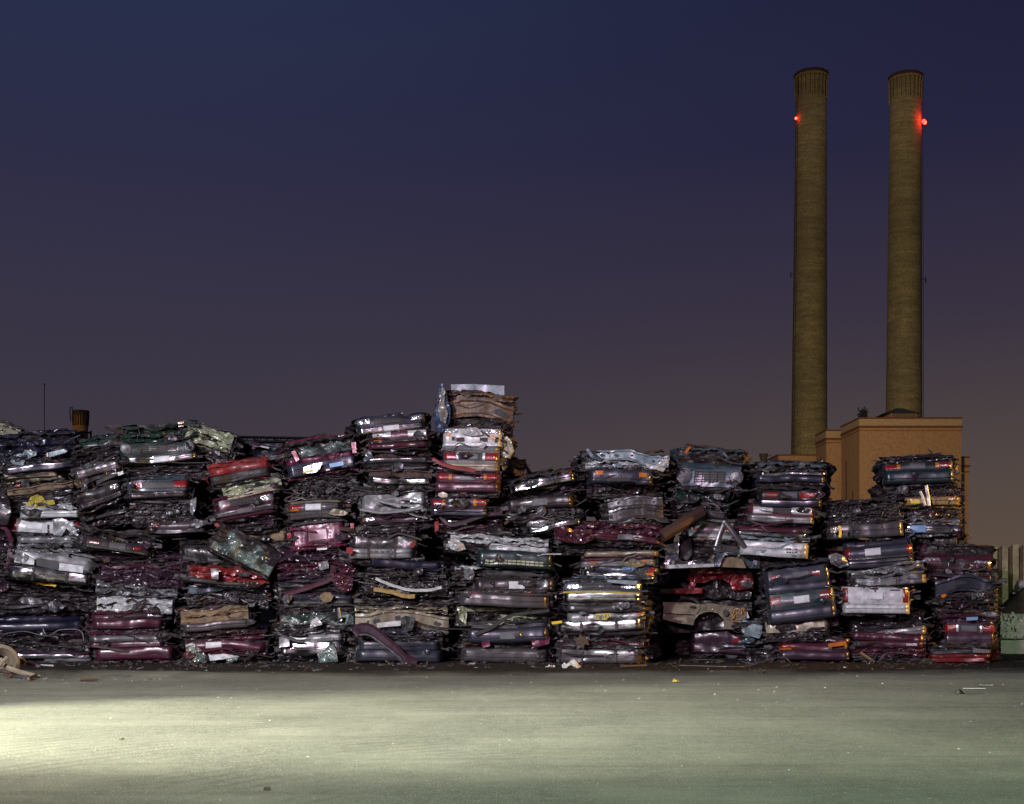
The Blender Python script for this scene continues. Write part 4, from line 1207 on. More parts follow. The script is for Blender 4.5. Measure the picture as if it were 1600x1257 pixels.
# ---- third column
C(362, 470, 691, 720, -2, 'steelblue', 'r1:steelblue c1.5:steelblue', 'steel-blue crushed car set back below the crane boom', dy=1.5, cr=1.3, ex=[('strip', 'trim', 'chrome', -.15, [(394, 700), (405, 697), (420, 700)], .03)])
C(330, 428, 720, 757, 11, 'red', 'r.5:red p1.3:red b1.3:rubber.r j.4', 'bright red crushed car with a black bumper, topmost below the crane boom', dy=-.2)
C(350, 446, 752, 774, 12, 'palegreen', 'c1.2:palegreen b.6:cream.c', 'pale greenish crushed strip wedged under the bright red car', dy=-.1)
C(336, 434, 772, 808, 9, 'maroon', 'p.4:maroon f1.8:HR.G b1:grey.c.Kd p.5:maroon', 'dark maroon crushed front with one bright headlamp, two below the bright red car', dy=-.25, bulge=.05)
C(338, 432, 806, 830, 3, 'charcoal', 'c1.2:plum j.8', 'charcoal crushed car bulging like a bowl under the dark maroon front', dy=-.05, ex=[('plate', 'taillight', 'lens_red', -.25, [(335, 815), (343, 817), (343, 825), (335, 822)], .03, .002)])
C(372, 450, 828, 856, 2, 'brown', 'r.4 p1.5:tan j1', 'brown-panelled crushed car beside the tilted shattered windscreen', dy=.1)
C(280, 358, 846, 880, -3, 'black', 'r.6 p1.5:black b.7:rubber.r', 'black crushed car end left of the tilted shattered windscreen', dy=.1)
C(318, 424, 836, 884, -28, 'black', 'd.2 g3 d.4', 'crushed car with a shattered windscreen tilting down over the red panel', dy=-.5, nojunk=True, L=1.6)
C(286, 420, 876, 892, 0, 'charcoal', 'j1', 'charcoal crushed layer squeezed between the shattered windscreen and the red panel', dy=.1)
C(291, 422, 888, 914, -3, 'red', 'c1.5:red b.5:rubber.r', 'red crumpled crushed panel in the lower half of the third stack', dy=-.25, ex=[('plate', 'patch', 'charcoal', -.36, [(329, 889), (342, 888), (341, 906), (331, 905)], .03, .01)])
C(294, 420, 914, 952, -1, 'steelblue', 'x1:steelblue e1.5 c.5:maroon@.25-.8', 'crushed front frame of blue-grey metal with a maroon scrap, under the red panel', dy=-.05)
C(282, 394, 950, 990, 3, 'brown', 'c1.6:tan b1:grey.c j.4', 'crushed car with a muddy tan floor and grey bumper, three from the ground', dy=-.3)
C(300, 418, 986, 1004, 1, 'maroon', 'c1:maroon b.8:plum.r', 'maroon crushed layer with a dark glossy edge under the muddy tan floor', dy=-.1)
C(288, 418, 1002, 1037, -1, 'maroon', 'd.3 t1.2:maroon.Kw35 c.8:maroon j.8', 'maroon crushed car with white scraps and broken glass, lowest of its stack', dy=-.2,
  ex=[('plate', 'white_scrap', 'white', -.26, [(326, 1024), (350, 1022), (374, 1026), (352, 1030), (328, 1033)], .02, .01), ('plate', 'broken_glass', 'glass', -.2, [(290, 1012), (302, 1004), (312, 1014), (328, 1030), (318, 1037), (296, 1036)], .03, .06),
      ('plate', 'broken_glass', 'glass', -.24, [(352, 1030), (372, 1024), (370, 1034), (356, 1037)], .02, .04), ('plate', 'white_scrap', 'white', -.2, [(290, 1008), (302, 1004), (301, 1016), (292, 1018)], .02, .03)])

# ---- fourth column
C(450, 562, 684, 744, 8, 'magenta', 'r.7:black g2.4 p1.1:magenta b2:slate.p c.5:magenta', 'magenta crushed hatch with a shattered rear window and sticker-covered bumper, topmost of its stack', dy=-.15, cr=.8,
  ex=[('plate', 'taillight', 'lens_red', -.25, [(455, 706), (461, 704), (468, 718), (463, 722)], .04, .002), ('plate', 'taillight', 'lens_red', -.22, [(549, 692), (556, 691), (557, 708), (551, 708)], .04, .002),
      ('plate', 'licence_plate', 'plate_blue', -.32, [(514.5, 725), (536, 721), (537, 727), (515.5, 731)], .012, .002),
      ('plate', 'sticker', 'plate_white', -.32, [(544, 719.5), (548.5, 718.8), (549, 723), (544.5, 724)], .01, .001), ('plate', 'sticker', 'ink', -.32, [(534, 729), (543, 727), (542, 730), (535, 731)], .01, .001),
      ('plate', 'bare_metal', 'chrome', -.31, [(474, 731), (490, 725), (504, 723), (500, 732), (492, 739), (474, 740)], .012, .01),
      ('plate', 'sticker', 'yellow', -.325, [(474, 736.5), (490, 734), (490.5, 737), (474.5, 739.5)], .01, .001), ('plate', 'sticker', 'plate_white', -.32, [(509, 733.5), (515.5, 732.5), (515.5, 735), (509.5, 736)], .01, .001)])
C(460, 560, 744, 788, 1, 'charcoal', 'c.4 e2.4 c.5', 'crushed engine bay of dark tubes under the magenta hatch', dy=-.05)
C(450, 536, 784, 816, 1, 'cream', 'p.4:beige t1.4:grey.Q.Kw47 b1.2:rubber.p j.4', 'crushed tail with one amber-red lamp, white plate and an empty lamp socket', dy=-.25)
C(454, 544, 815, 858, 5, 'magenta', 'b.3:steel.c p2.4:magenta.q c.4', 'magenta crushed tailgate with a number plate recess, beneath the tail with the empty socket', dy=-.3,
  ex=[('plate', 'taillight', 'lens_red', -.2, [(448, 834), (453, 832), (456, 840), (450, 843)], .03, .002), ('plate', 'taillight', 'lens_red', -.2, [(547, 818), (553, 818), (553, 826), (548, 826)], .03, .002), ('plate', 'plate_scrap', 'plate_white', -.34, [(495, 857), (511, 856), (511, 859), (495, 860)], .012, .001)])
C(428, 558, 858, 894, -3, 'plum', 'c1.6:plum c1.2:maroon', 'dull wine-coloured crumpled crushed mass below the magenta tailgate', dy=.0, cr=1.4, ex=[('plate', 'torn_sheet', 'silver', -.2, [(497, 880), (512, 876), (514, 888), (500, 892)], .02, .04)])
C(434, 564, 892, 932, 2, 'maroon', 'c.8:plum j1.4 c.5:plum', 'plum crushed car with a red diagonal frame rail running across it', dy=0,
  ex=[('strip', 'frame_rail', 'maroon', -.22, [(446, 930), (470, 922), (494, 914), (516, 904), (520, 884)], .055), ('plate', 'torn_wing', 'maroon', -.2, [(514, 900), (530, 894), (552, 904), (550, 922), (536, 928), (524, 916)], .06, .08)])
C(438, 556, 930, 952, -1, 'charcoal', 'p1:slate b1:rubber.r j.5', 'slate crushed front with a round tan pulley sitting on it', dy=-.05, ex=[('plate', 'pulley', 'tan', -.22, [(500, 930), (506, 926), (516, 926), (521, 932), (517, 940), (508, 942), (501, 937)], .06, .03)])
C(436, 554, 948, 984, 0, 'charcoal', 'g2.2 j.5', 'crushed car with a greenish crazed windscreen, above the silver bumper', dy=-.2, ex=[('strip', 'pillar', 'steelblue', -.32, [(529, 950), (531, 966)], .03), ('plate', 'glass_lump', 'lens_white', -.3, [(486, 970), (496, 964), (504, 976), (484, 982)], .02, .05)])
C(436, 540, 980, 1022, 0, 'silver', 'j.9 p.8:silver b1.5:chrome.p', 'crushed car with a wide silver bumper, next to the ground beside dull glass', dy=-.2, ex=[('strip', 'trim', 'chrome', -.35, [(434, 988), (444, 994), (462, 1001), (476, 1003)], .035), ('plate', 'white_post', 'silver', -.36, [(436, 996), (452, 996), (452, 1010), (436, 1012)], .03, .02)])
C(434, 556, 1018, 1038, 0, 'black', 'j1 c.8', 'black crushed car with sheets of broken glass, lowest beside the diagonal purple trim', dy=-.1,
  ex=[('plate', 'broken_glass', 'glass', -.35, [(512, 1010), (518, 1000), (526, 1018), (528, 1034), (508, 1036), (498, 1036), (497, 1024)], .02, .05), ('plate', 'white_scrap', 'lens_white', -.33, [(496, 1022), (510, 1020), (508, 1035), (499, 1035)], .02, .04)])

# ---- fifth column: blue front over maroon, dark bumper with trim at the bottom
C(556, 668, 650, 674, 7, 'slate', 'f1.4:H2.G b1:chrome.c.Kw', 'dark blue crushed front with bright twin headlamps and chrome bumper, topmost under the tower', dy=-.35, cr=.6)
C(574, 674, 672, 700, 5, 'maroon', 'f1.2:HW.m b.4:charcoal.c.v p.7:maroon', 'maroon crushed front with empty lamp bays directly under the dark blue front', dy=-.3)
C(568, 676, 696, 722, 2, 'rust', 'j.3 c1.6:rust j.4', 'rusty crumpled crushed layer with patches of blue paint', dy=-.1, ex=[('plate', 'blue_patch', 'steelblue', -.24, [(608, 700), (640, 694), (640, 702), (612, 706)], .03, .02), ('plate', 'blue_patch', 'steelblue', -.22, [(568, 718), (576, 702), (584, 716), (570, 722)], .03, .02)])
C(568, 676, 716, 738, 3, 'black', 'b.8:rubber.r.w p.7:black b.4:steel.c j.3', 'black crushed car with thin bright trim lines, under the rusty layer', dy=-.2)
C(574, 676, 734, 760, -2, 'rust', 'x1:rust b.9:chrome.c j.3', 'crushed car with a rusted crossmember above a dented chrome bar', dy=-.2)
C(562, 670, 760, 802, 1, 'silver', 'j.8 p1.9:silver c.3:silver', 'crushed car with a dirty silver stamped door skin facing out', dy=-.15, ex=[('strip', 'stamped_rib', 'silver', -.30, [(583, 777), (604, 786), (648, 791)], .03), ('strip', 'stamped_rib', 'silver', -.30, [(583, 786), (612, 779), (652, 782)], .025), ('strip', 'edge_seam', 'silver', -.28, [(562, 796), (600, 801), (660, 794)], .03)])
C(564, 674, 800, 828, 1, 'plum', 'p.5:maroon f1:H1.v j.9', 'plum crushed front with two crazed headlamps above the grey tail', dy=-.1)
C(545, 652, 826, 880, 0, 'grey', 'c.7:charcoal p1.2:charcoal b1.1:silver.c.g j.5', 'grey crushed tail with a slotted silver bumper and red corner lamps', dy=-.35,
  ex=[('plate', 'taillight', 'lens_red', -.45, [(541, 856), (553, 858), (550, 866), (541, 864)], .05, .004), ('plate', 'taillight', 'lens_red', -.40, [(641, 849), (649, 846), (648, 854), (642, 856)], .05, .004)] + [('plate', 'bumper_slot', 'tar', -.56, [(576 + k * 9, 861.5), (583 + k * 9, 861.5), (583 + k * 9, 864), (576 + k * 9, 864)], .01, .001) for k in range(5)])
C(572, 694, 876, 898, -3, 'navy', 'b1.2:navy.r j.6', 'navy crushed car with a smooth rounded edge just below the slotted silver bumper', dy=-.2)
C(566, 702, 896, 930, -2, 'black', 'j1 e1.5 c.4', 'black crushed engine bay crossed by a thin pale strip and a gold rail', dy=-.05, ex=[('strip', 'pale_strip', 'white', -.24, [(587, 904), (610, 914), (640, 922), (672, 922), (690, 918)], .035), ('strip', 'gold_rail', 'gold', -.2, [(584, 921), (610, 925), (634, 932), (648, 932)], .05)])
C(548, 702, 928, 950, -1, 'brown', 'j1.5 c.8:charcoal', 'brown crushed layer of hoses and brackets over the cream crossmember', dy=0)
C(553, 702, 948, 988, -1, 'beige', 'c.7:beige x1.7:beige d.3', 'cream crushed front frame with big square bolt holes, second from the ground', dy=-.2, ex=[('plate', 'black_bag', 'rubber', -.3, [(626, 966), (634, 962), (648, 966), (645, 984), (634, 988), (628, 980)], .06, .05), ('plate', 'frame_face', 'white', -.26, [(588, 974), (626, 970), (626, 978), (590, 981)], .03, .01)])
C(554, 694, 986, 1036, 0, 'slate', 'c.6 j.8 b1:slate.p b1.4:slate.r', 'slate crushed car with a purple-black trim strip lying slantwise across it', dy=-.3, ex=[('strip', 'trim_strip', 'plum', -.55, [(553, 990), (563, 982), (580, 984), (604, 1002), (626, 1024), (650, 1038)], .11), ('strip', 'bright_edge', 'chrome', -.62, [(560, 992), (576, 992), (600, 1008), (628, 1030)], .028)])

# ---- the tower
C(688, 802, 614, 672, -3, 'burnt', 'c.7:burnt x1.6:burnt j.9', 'burnt rusty crushed front with a pale panel standing behind it, on top of the tower', dy=-.1, cr=1.0, hull='burnt', yaw=1, bulge=-.04, L=2.4,
  ex=[('plate', 'standing_panel', 'paleblue', .35, [(704.5, 601), (740, 600.5), (788, 603), (788, 632), (706, 632)], .04, .01),
      ('plate', 'door_skin', 'blue', -.25, [(686, 602), (692, 600), (698, 613), (700, 628), (704, 640), (703, 660), (690, 676), (680, 672), (678, 650), (682, 630)], .10, .05),
      ('plate', 'torn_skin', 'silver', -.32, [(690, 603), (696, 612), (694, 628), (700, 646), (696, 662), (688, 658), (684, 640), (688, 624)], .03, .06)])
C(690, 786, 668, 702, 0, 'white', 'j.3 f2.6:white.HT.Z b.6:white.p j.3', 'white crushed front with amber corner lamps, second from the top of the tower', dy=-.4, cr=.6, yaw=-2,
  ex=[('plate', 'indicator', 'lens_amber', -.30, [(697, 677), (705.5, 677), (705.5, 682.5), (697, 682.5)], .02, .001), ('plate', 'indicator', 'lens_amber', -.30, [(765, 681), (774, 681), (774, 687), (765, 687)], .02, .001),
      ('plate', 'side_skin', 'cream', .1, [(784, 690), (792, 682), (799, 690), (803, 704), (796, 716), (786, 714), (780, 706), (788, 700)], .25, .05)])
C(690, 782, 698, 738, -1, 'silver', 'p.6:silver t1.6:W.Kd b1.2:beige.c', 'silver crushed tail with a full-width red lamp band, under the white front', dy=-.4, cr=.5, yaw=-4)
C(678, 782, 736, 776, -1, 'maroon', 'p.3:maroon t1.5:O.Kd b1.6:maroon.r c.6:charcoal', 'dusky maroon crushed tail with a smooth bumper, in the middle of the tower', dy=-.45, cr=.5, yaw=-4, ex=[('plate', 'lamp_ring', 'cream', -.5, [(685, 771), (692, 769), (699, 772), (699, 777), (690, 778), (685, 775)], .02, .01), ('strip', 'red_blade', 'red', -.5, [(676, 717), (700, 728), (742, 736)], .045)])
C(672, 764, 778, 806, 0, 'plum', 't1.4:plum.O.Kw45 b1:slate.c.w', 'plum crushed tail with red lamps and a metal plate, under the dusky maroon tail', dy=-.35, cr=.6)
C(676, 786, 804, 834, -1, 'maroon', 'c.8:plum b.8:chrome.c@.15-.55 j1', 'dark crushed car with a bright oval chrome strip, at the foot of the tower', dy=-.2, ex=[('plate', 'taillight', 'lens_red', -.3, [(679, 816), (685, 814), (685, 828), (680, 832)], .03, .004), ('strip', 'window_frame', 'plum', -.25, [(688, 806), (704, 820), (730, 814), (760, 804), (782, 802)], .05)])
C(690, 790, 826, 846, -2, 'charcoal', 'j1 c.5', 'charcoal crushed layer hidden beneath the oval chrome strip', dy=.1)
C(778, 816, 716, 754, -12, 'gold', 'c2:gold j1', 'golden-lit torn crushed car end sticking out at the side of the tower', dy=.9, cr=1.6, L=1.2)  # gold paint carries the sodium light on the tower's side
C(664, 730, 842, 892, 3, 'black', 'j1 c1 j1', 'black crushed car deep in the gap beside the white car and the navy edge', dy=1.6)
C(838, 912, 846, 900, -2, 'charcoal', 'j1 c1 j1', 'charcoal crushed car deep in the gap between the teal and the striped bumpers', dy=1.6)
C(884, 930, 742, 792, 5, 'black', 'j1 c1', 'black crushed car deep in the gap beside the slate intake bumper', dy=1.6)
# ---- below the tower
C(698, 864, 838, 866, -3, 'white', 'c1:white p1:white.m@.35-1 j.4', 'white crushed car with a long bright panel, above the teal bumper', dy=-.1, cr=1.2, ex=[('plate', 'torn_skin', 'white', -.2, [(700, 846), (712, 842), (724, 850), (728, 858), (716, 862), (704, 858)], .05, .08)])
C(742, 867, 862, 888, -3, 'teal', 'b2:teal.r.y', 'teal crushed car with a pale slatted intake, fourth above the pale green car', dy=-.3)
C(704, 866, 887, 908, 0, 'charcoal', 'c.4:white@0-.4 p1:rubber.x@.3-1 j.6', 'black flat crushed panel with shredded silver metal beside it', dy=0, ex=[('plate', 'shredded_skin', 'silver', -.2, [(724, 890), (738, 887), (742, 898), (736, 908), (726, 904)], .05, .07)])
C(736, 867, 905, 925, 0, 'charcoal', 'b2:charcoal.r.Kw53', 'dark crushed bumper carrying a grey plate, between the black panel and grey bumper', dy=-.3)
C(708, 866, 923, 948, -1, 'grey', 'j.3 t.4:U b1.7:grey.p', 'grey crushed car with a broad grooved bumper, above the pale green one', dy=-.4)
C(710, 862, 945, 979, 0, 'palegreen', 'p1:palegreen j.5 c1:palegreen.x@.4-1 b.6:steel.c', 'pale green crushed car with a black rod slanting across it', dy=-.15, ex=[('strip', 'slanting_rod', 'rubber', -.35, [(742, 992), (770, 980), (800, 962), (858, 954)], .04), ('plate', 'rolled_skin', 'palegreen', -.2, [(714, 950), (726, 946), (730, 960), (728, 976), (718, 968)], .08, .06)])
C(728, 862, 976, 1003, 1, 'slate', 'b.5:steel.c b1.8:slate.r.Kd', 'slate crushed car with a dented rounded bumper and dark plate', dy=-.3)
C(720, 862, 1000, 1036, 0, 'charcoal', 'j1 b1.5:grey.r.w', 'grey crushed bumper with two magenta brackets above it, lowest of its stack', dy=-.25,
  ex=[('plate', 'bracket', 'magenta', -.3, [(752, 1004), (765, 1002), (766, 1010), (754, 1012)], .05, .02), ('plate', 'bracket', 'magenta', -.3, [(829, 1000), (860, 996), (858, 1006), (834, 1013)], .05, .03)])

# ---- column right of the tower
C(796, 902, 740, 762, 8, 'steelblue', 'r.8:charcoal b1.4:chrome.c.g', 'dark blue crushed car with a gleaming chrome bumper, topmost just beside the tower', dy=-.2, ex=[('strip', 'red_pinstripe', 'lens_red', -.1, [(860, 747), (876, 742), (893, 737)], .02)])
C(790, 902, 764, 778, 6, 'brown', 'j1 c.6:navy', 'brown crushed layer sandwiched beneath the gleaming chrome bumper', dy=.0)
C(791, 900, 778, 812, 5, 'charcoal', 'b1.4:charcoal.r.Kd c.7:grey j.4', 'charcoal crushed car with a small framed plate, above the slim bright bumper', dy=-.25)
C(820, 912, 806, 826, 11, 'silver', 'f1:HL b1.2:chrome.c', 'silver crushed front with a slim bright bumper tilted over the maroon wreck', dy=-.3)
C(790, 880, 824, 846, 4, 'black', 'c.6 j1', 'black crushed layer in the shade under the slim bright bumper', dy=.35)
C(906, 1046, 708, 736, -2, 'paleblue', 'x1.6:paleblue c1:white j.3', 'white-blue crushed frame with a torn corner, topmost of its stack', dy=-.1, cr=1.5, ex=[('plate', 'torn_corner', 'white', -.25, [(1008, 724), (1022, 728), (1036, 718), (1047, 714), (1044, 726), (1036, 738), (1024, 734), (1012, 732)], .04, .05), ('strip', 'bent_rail', 'steelblue', -.1, [(918, 702), (926, 712), (938, 718)], .05), ('strip', 'bent_rail', 'steelblue', 0, [(992, 706), (1006, 712), (1014, 724)], .05)])
C(920, 1022, 735, 757, 0, 'slate', 'b2:slate.r.v', 'slate crushed bumper with a long intake, under the white-blue frame', dy=-.2, ex=[('plate', 'intake', 'tar', -.42, [(948, 747), (984, 747), (984, 752), (948, 752)], .02, .002)])
C(915, 1034, 756, 778, 0, 'charcoal', 'c1:plum j1', 'charcoal crushed layer of loose trim above the grey beam', dy=.05)
C(948, 1040, 777, 816, 4, 'silver', 'x1:steel x1.3:grey j.3', 'crushed car with a heavy grey stamped beam, above the maroon wreck', dy=-.2)
C(862, 1036, 818, 852, -3, 'maroon', 'c1.5:maroon b.9:maroon.c.Kd65 j.5', 'glossy maroon crumpled crushed car with a bent plate frame', dy=-.2, cr=1.4, ex=[('plate', 'bent_wing', 'maroon', -.25, [(864, 826), (880, 820), (900, 830), (924, 828), (930, 842), (912, 850), (886, 848), (866, 840)], .06, .10)])
C(880, 1034, 848, 866, -1, 'charcoal', 'j1.4 c.4', 'charcoal crushed layer of hoses above the striped curved bumper', dy=.0)
C(906, 1030, 862, 886, 0, 'beige', 'b.9:beige.r b.6:maroon.r b1:silver.c.v', 'crushed front with a curved beige, maroon and amber striped bumper', dy=-.25, yaw=-6)
C(906, 1028, 884, 908, -3, 'slate', 'p.9:slate.Kb63~7C-57U b1:chrome.c j.3', 'crushed tail with a light blue number plate above a chrome bar', dy=-.25, yaw=-11, ex=[('plate', 'taillight', 'lens_red', -.3, [(1013, 889), (1022, 887), (1021, 895), (1012, 896)], .03, .003), ('plate', 'indicator', 'lens_amber', -.31, [(1009, 896), (1021, 895), (1020, 900), (1010, 899)], .03, .003)])
C(876, 1004, 904, 942, 0, 'steelblue', 'c.5:charcoal f1.1:H2.G b1.3:chrome.c.w', 'crushed front with dazzling white twin headlamps over a thick chrome bumper', dy=-.4, cr=.6, yaw=-11, ex=[('strip', 'yellow_edge', 'foam', -.55, [(880, 926), (930, 925), (1000, 928)], .02), ('plate', 'bent_hood', 'paleblue', -.35, [(949, 906), (996, 908), (994, 915), (984, 914), (958, 911), (949, 910)], .02, .01)])
C(878, 1008, 940, 955, 1, 'charcoal', 'b.5:chrome.c b1:rubber.r', 'black crushed bumper with a bright upper rail and flaking paint', dy=-.3, yaw=-11, ex=[('plate', 'white_tag', 'plate_white', -.48, [(892, 948), (897, 948), (897, 952), (892, 952)], .01, .001)])
C(884, 1014, 952, 974, 1, 'silver', 'b.4:steel.c p1:silver.Ky47~P8585.v j.3', 'silver crushed car with a yellow number plate', dy=-.3, yaw=-11, ex=[('plate', 'indicator', 'lens_amber', -.44, [(995, 958.5), (1005, 958), (1005, 961), (995, 961.5)], .02, .002)])
C(862, 1010, 971, 993, 2, 'grey', 'b1.4:chrome.p.g p.5:charcoal', 'crushed car with a long dirty chrome bumper, third from the ground under the yellow plate', dy=-.3, yaw=-11, ex=[('strip', 'yellow_rag', 'yellow', -.4, [(862, 974), (870, 973), (878, 972)], .03)])
C(868, 1010, 992, 1014, 1, 'maroon', 'e1 p.6:maroon', 'maroon crushed engine bay with a rag hanging over it, second from the ground', dy=-.15, yaw=-11, ex=[('plate', 'hanging_rag', 'soil', -.4, [(896, 999), (904, 996), (907, 991), (911, 996), (917, 999), (921, 1008), (914, 1007), (912, 1014), (905, 1009), (899, 1011), (901, 1004)], .08, .06)])
C(865, 1010, 1011, 1037, 0, 'grey', 'j.5 b1.7:grey.p.g', 'grey crushed car with two black straps over its bumper, lowest of its stack', dy=-.45, yaw=-11)

# ---- recessed column with the side-on sedans
C(1054, 1158, 701, 766, -5, 'steelblue', 'r.5:steelblue h1.5:steelblue f1.9:HO.G j.3', 'blue-grey crushed front with a buckled hood standing high, topmost above the rusty tube', dy=.1, cr=1.2, ex=[('strip', 'amber_strip', 'lens_amber', -.1, [(1070, 708), (1078, 699)], .03)])
C(1050, 1140, 760, 788, -5, 'green', 'c1.6:green j.5', 'mossy dark crushed layer beneath the blue-grey front', dy=.25)
C(1046, 1136, 786, 814, -3, 'charcoal', 'e1 x1:dark b.4:steel.c@.5-1', 'dark crushed frame with radiator scraps behind the rusty tube', dy=.3)
C(1070, 1152, 812, 856, -8, 'palegreen', 'p.8:palegreen t1:silver.R b.5:white.c j1', 'pale green crushed tail peeping out behind the leaning grey bars', dy=.6)
C(1034, 1190, 856, 884, 0, 'charcoal', 'd.3 j1 d.5', 'silver crushed cab side with an open chrome door frame and black seat', dy=.5, nojunk=True,
  ex=[('plate', 'door_frame', 'chrome', -.3, [(1037, 852), (1050, 850), (1058, 845), (1061, 848), (1060, 872), (1066, 877), (1104, 878), (1112, 866), (1118, 868), (1114, 884), (1038, 887), (1040, 868)], .10, .025),
      ('plate', 'sill', 'white', -.34, [(1037, 883), (1116, 881), (1116, 886), (1038, 889)], .06, .006),
      ('plate', 'rear_pillar', 'steelblue', -.26, [(1113, 854), (1186, 854), (1188, 888), (1170, 888), (1160, 872), (1150, 868), (1132, 868), (1124, 886), (1112, 886), (1120, 868)], .10, .03),
      ('plate', 'chrome_rail', 'chrome', -.32, [(1113, 853), (1176, 854), (1176, 861), (1122, 863)], .05, .012),
      ('plate', 'seat', 'rubber', -.1, [(1061, 840), (1066, 836), (1074, 836), (1080, 842), (1082, 866), (1074, 876), (1062, 872)], .3, .03),
      ('plate', 'floor_mat', 'tan', -.15, [(1122, 886), (1130, 872), (1150, 869), (1160, 874), (1166, 888)], .1, .02)])
C(1030, 1176, 890, 934, 0, 'red', 'd.5 j.7 d1 j.6', 'red crushed car seen side-on with a wheel arch and bare grey scrapes', dy=1.6, nojunk=True, hull='charcoal',
  ex=[('plate', 'fender', 'red', -.5, [(1079, 888), (1088, 886), (1116, 889), (1172, 891), (1177, 904), (1177, 920), (1145, 923), (1141, 912), (1130, 906), (1116, 905), (1104, 909), (1098, 911), (1081, 909), (1074, 906)], .5, .05),
      ('plate', 'sill', 'red', -.42, [(1031, 921), (1078, 919), (1098, 919), (1097, 928), (1031, 928)], .4, .02),
      ('plate', 'door_pillar', 'red', -.4, [(1079, 908), (1090, 908), (1084, 920), (1074, 920)], .3, .02),
      ('plate', 'bare_patch', 'steel', -.58, [(1154, 913), (1172, 906), (1177, 911), (1174, 919), (1160, 917)], .03, .03), ('plate', 'bare_patch', 'steel', -.58, [(1147, 894), (1166, 890), (1167, 893), (1152, 896)], .03, .02),
      ('plate', 'inner_arch', 'charcoal', -.2, [(1100, 912), (1116, 906), (1132, 908), (1142, 916), (1146, 930), (1120, 938), (1100, 932)], .2, .09), ('plate', 'torn_lining', 'grey', -.3, [(1140, 926), (1160, 922), (1174, 926), (1172, 936), (1150, 938), (1140, 934)], .06, .08), ('strip', 'strut', 'steel', -.4, [(1120, 906), (1120, 919)], .03)])
C(1034, 1176, 938, 990, 0, 'beige', 'd1', 'beige sedan seen side-on with a painted number by its fuel cap', dy=1.5, nojunk=True, hull='charcoal', L=2.6,
  ex=[('plate', 'side_body', 'beige', -.55, [(1036, 941), (1078, 942), (1092, 945), (1110, 943), (1130, 946), (1146, 948), (1162, 953), (1166, 958), (1165, 969), (1131, 969), (1129, 966), (1122, 959), (1112, 956), (1102, 957), (1092, 961), (1086, 968), (1083, 977), (1060, 974), (1036, 968)], .9, .02),
      ('plate', 'bumper', 'beige', -.62, [(1131, 969.5), (1166, 970), (1169, 973), (1168, 983), (1150, 984.5), (1131, 983)], .8, .008),
      ('plate', 'side_reflector', 'lens_red', -.68, [(1145, 972), (1155, 972.5), (1155, 975), (1145, 974.5)], .02, .001),
      ('plate', 'fuel_cap', 'grey', -.63, [(1134 + 4.6 * math.cos(a), 958 + 5 * math.sin(a)) for a in np.arange(12) * .5236], .05, .001),
      ('plate', 'wheel_arch', 'black', -.15, [(1084, 980), (1088, 968), (1098, 960), (1112, 957), (1124, 962), (1130, 972), (1131, 984), (1088, 986)], .1, .03),
      ('plate', 'taillight', 'lens_white', -.5, [(1164, 955), (1168, 957), (1171, 966), (1166, 966)], .2, .004),
      ('strip', 'door_seam', 'tar', -.565, [(1093, 945), (1094, 952), (1088, 960)], .010), ('strip', 'door_handle', 'charcoal', -.60, [(1078, 948.5), (1087, 949)], .025), ('strip', 'window_frame', 'charcoal', -.5, [(1064, 933), (1082, 936), (1094, 944)], .04), ('strip', 'waist_line', 'charcoal', -.57, [(1038, 958), (1060, 960), (1084, 961)], .012)]
  + [('tube', 'painted_number', 'graffiti', -.60, P, .013) for P in ([(1142, 957), (1145, 955), (1147, 957), (1144.5, 960.5), (1148, 962), (1147, 965), (1143.5, 968)], [(1147, 953.5), (1149.5, 952.8), (1152, 953.4)], [(1155, 952), (1155.8, 954.5)], [(1159.3, 961), (1159.2, 951.5), (1162.3, 951), (1162.3, 955)], [(1150, 958.5), (1151.5, 960.5)], [(1151, 965.5), (1153, 963.5)])])
C(1078, 1170, 987, 1027, 0, 'plum', 'p1.3:plum b1.3:plum.r j.4', 'dark plum crushed tail with one red lamp, on the ground under the beige sedan', dy=1.5, nojunk=True, ex=[('plate', 'taillight', 'lens_red', -.3, [(1145, 1000), (1150, 997), (1158, 998), (1156, 1004), (1145, 1004)], .04, .002), ('strip', 'trim', 'chrome', -.32, [(1118, 1011), (1150, 1012), (1163, 1013)], .018)])
C(1160, 1200, 972, 1004, 4, 'steelblue', 'c1.4:steelblue j1', 'pale teal crushed corner jammed between the beige sedan and cream underside', dy=.5, ex=[('plate', 'bent_sheet', 'paleblue', -.3, [(1164, 982), (1176, 975), (1191, 978), (1190, 992), (1186, 998), (1163, 992)], .04, .03)])
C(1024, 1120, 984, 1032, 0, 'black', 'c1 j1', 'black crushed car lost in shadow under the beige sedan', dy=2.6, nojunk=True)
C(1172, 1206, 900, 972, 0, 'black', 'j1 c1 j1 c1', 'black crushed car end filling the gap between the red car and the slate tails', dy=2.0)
C(1166, 1218, 1004, 1034, 0, 'charcoal', 'j1 c1', 'charcoal crushed engine end on the ground beside the plum tail', dy=.6)

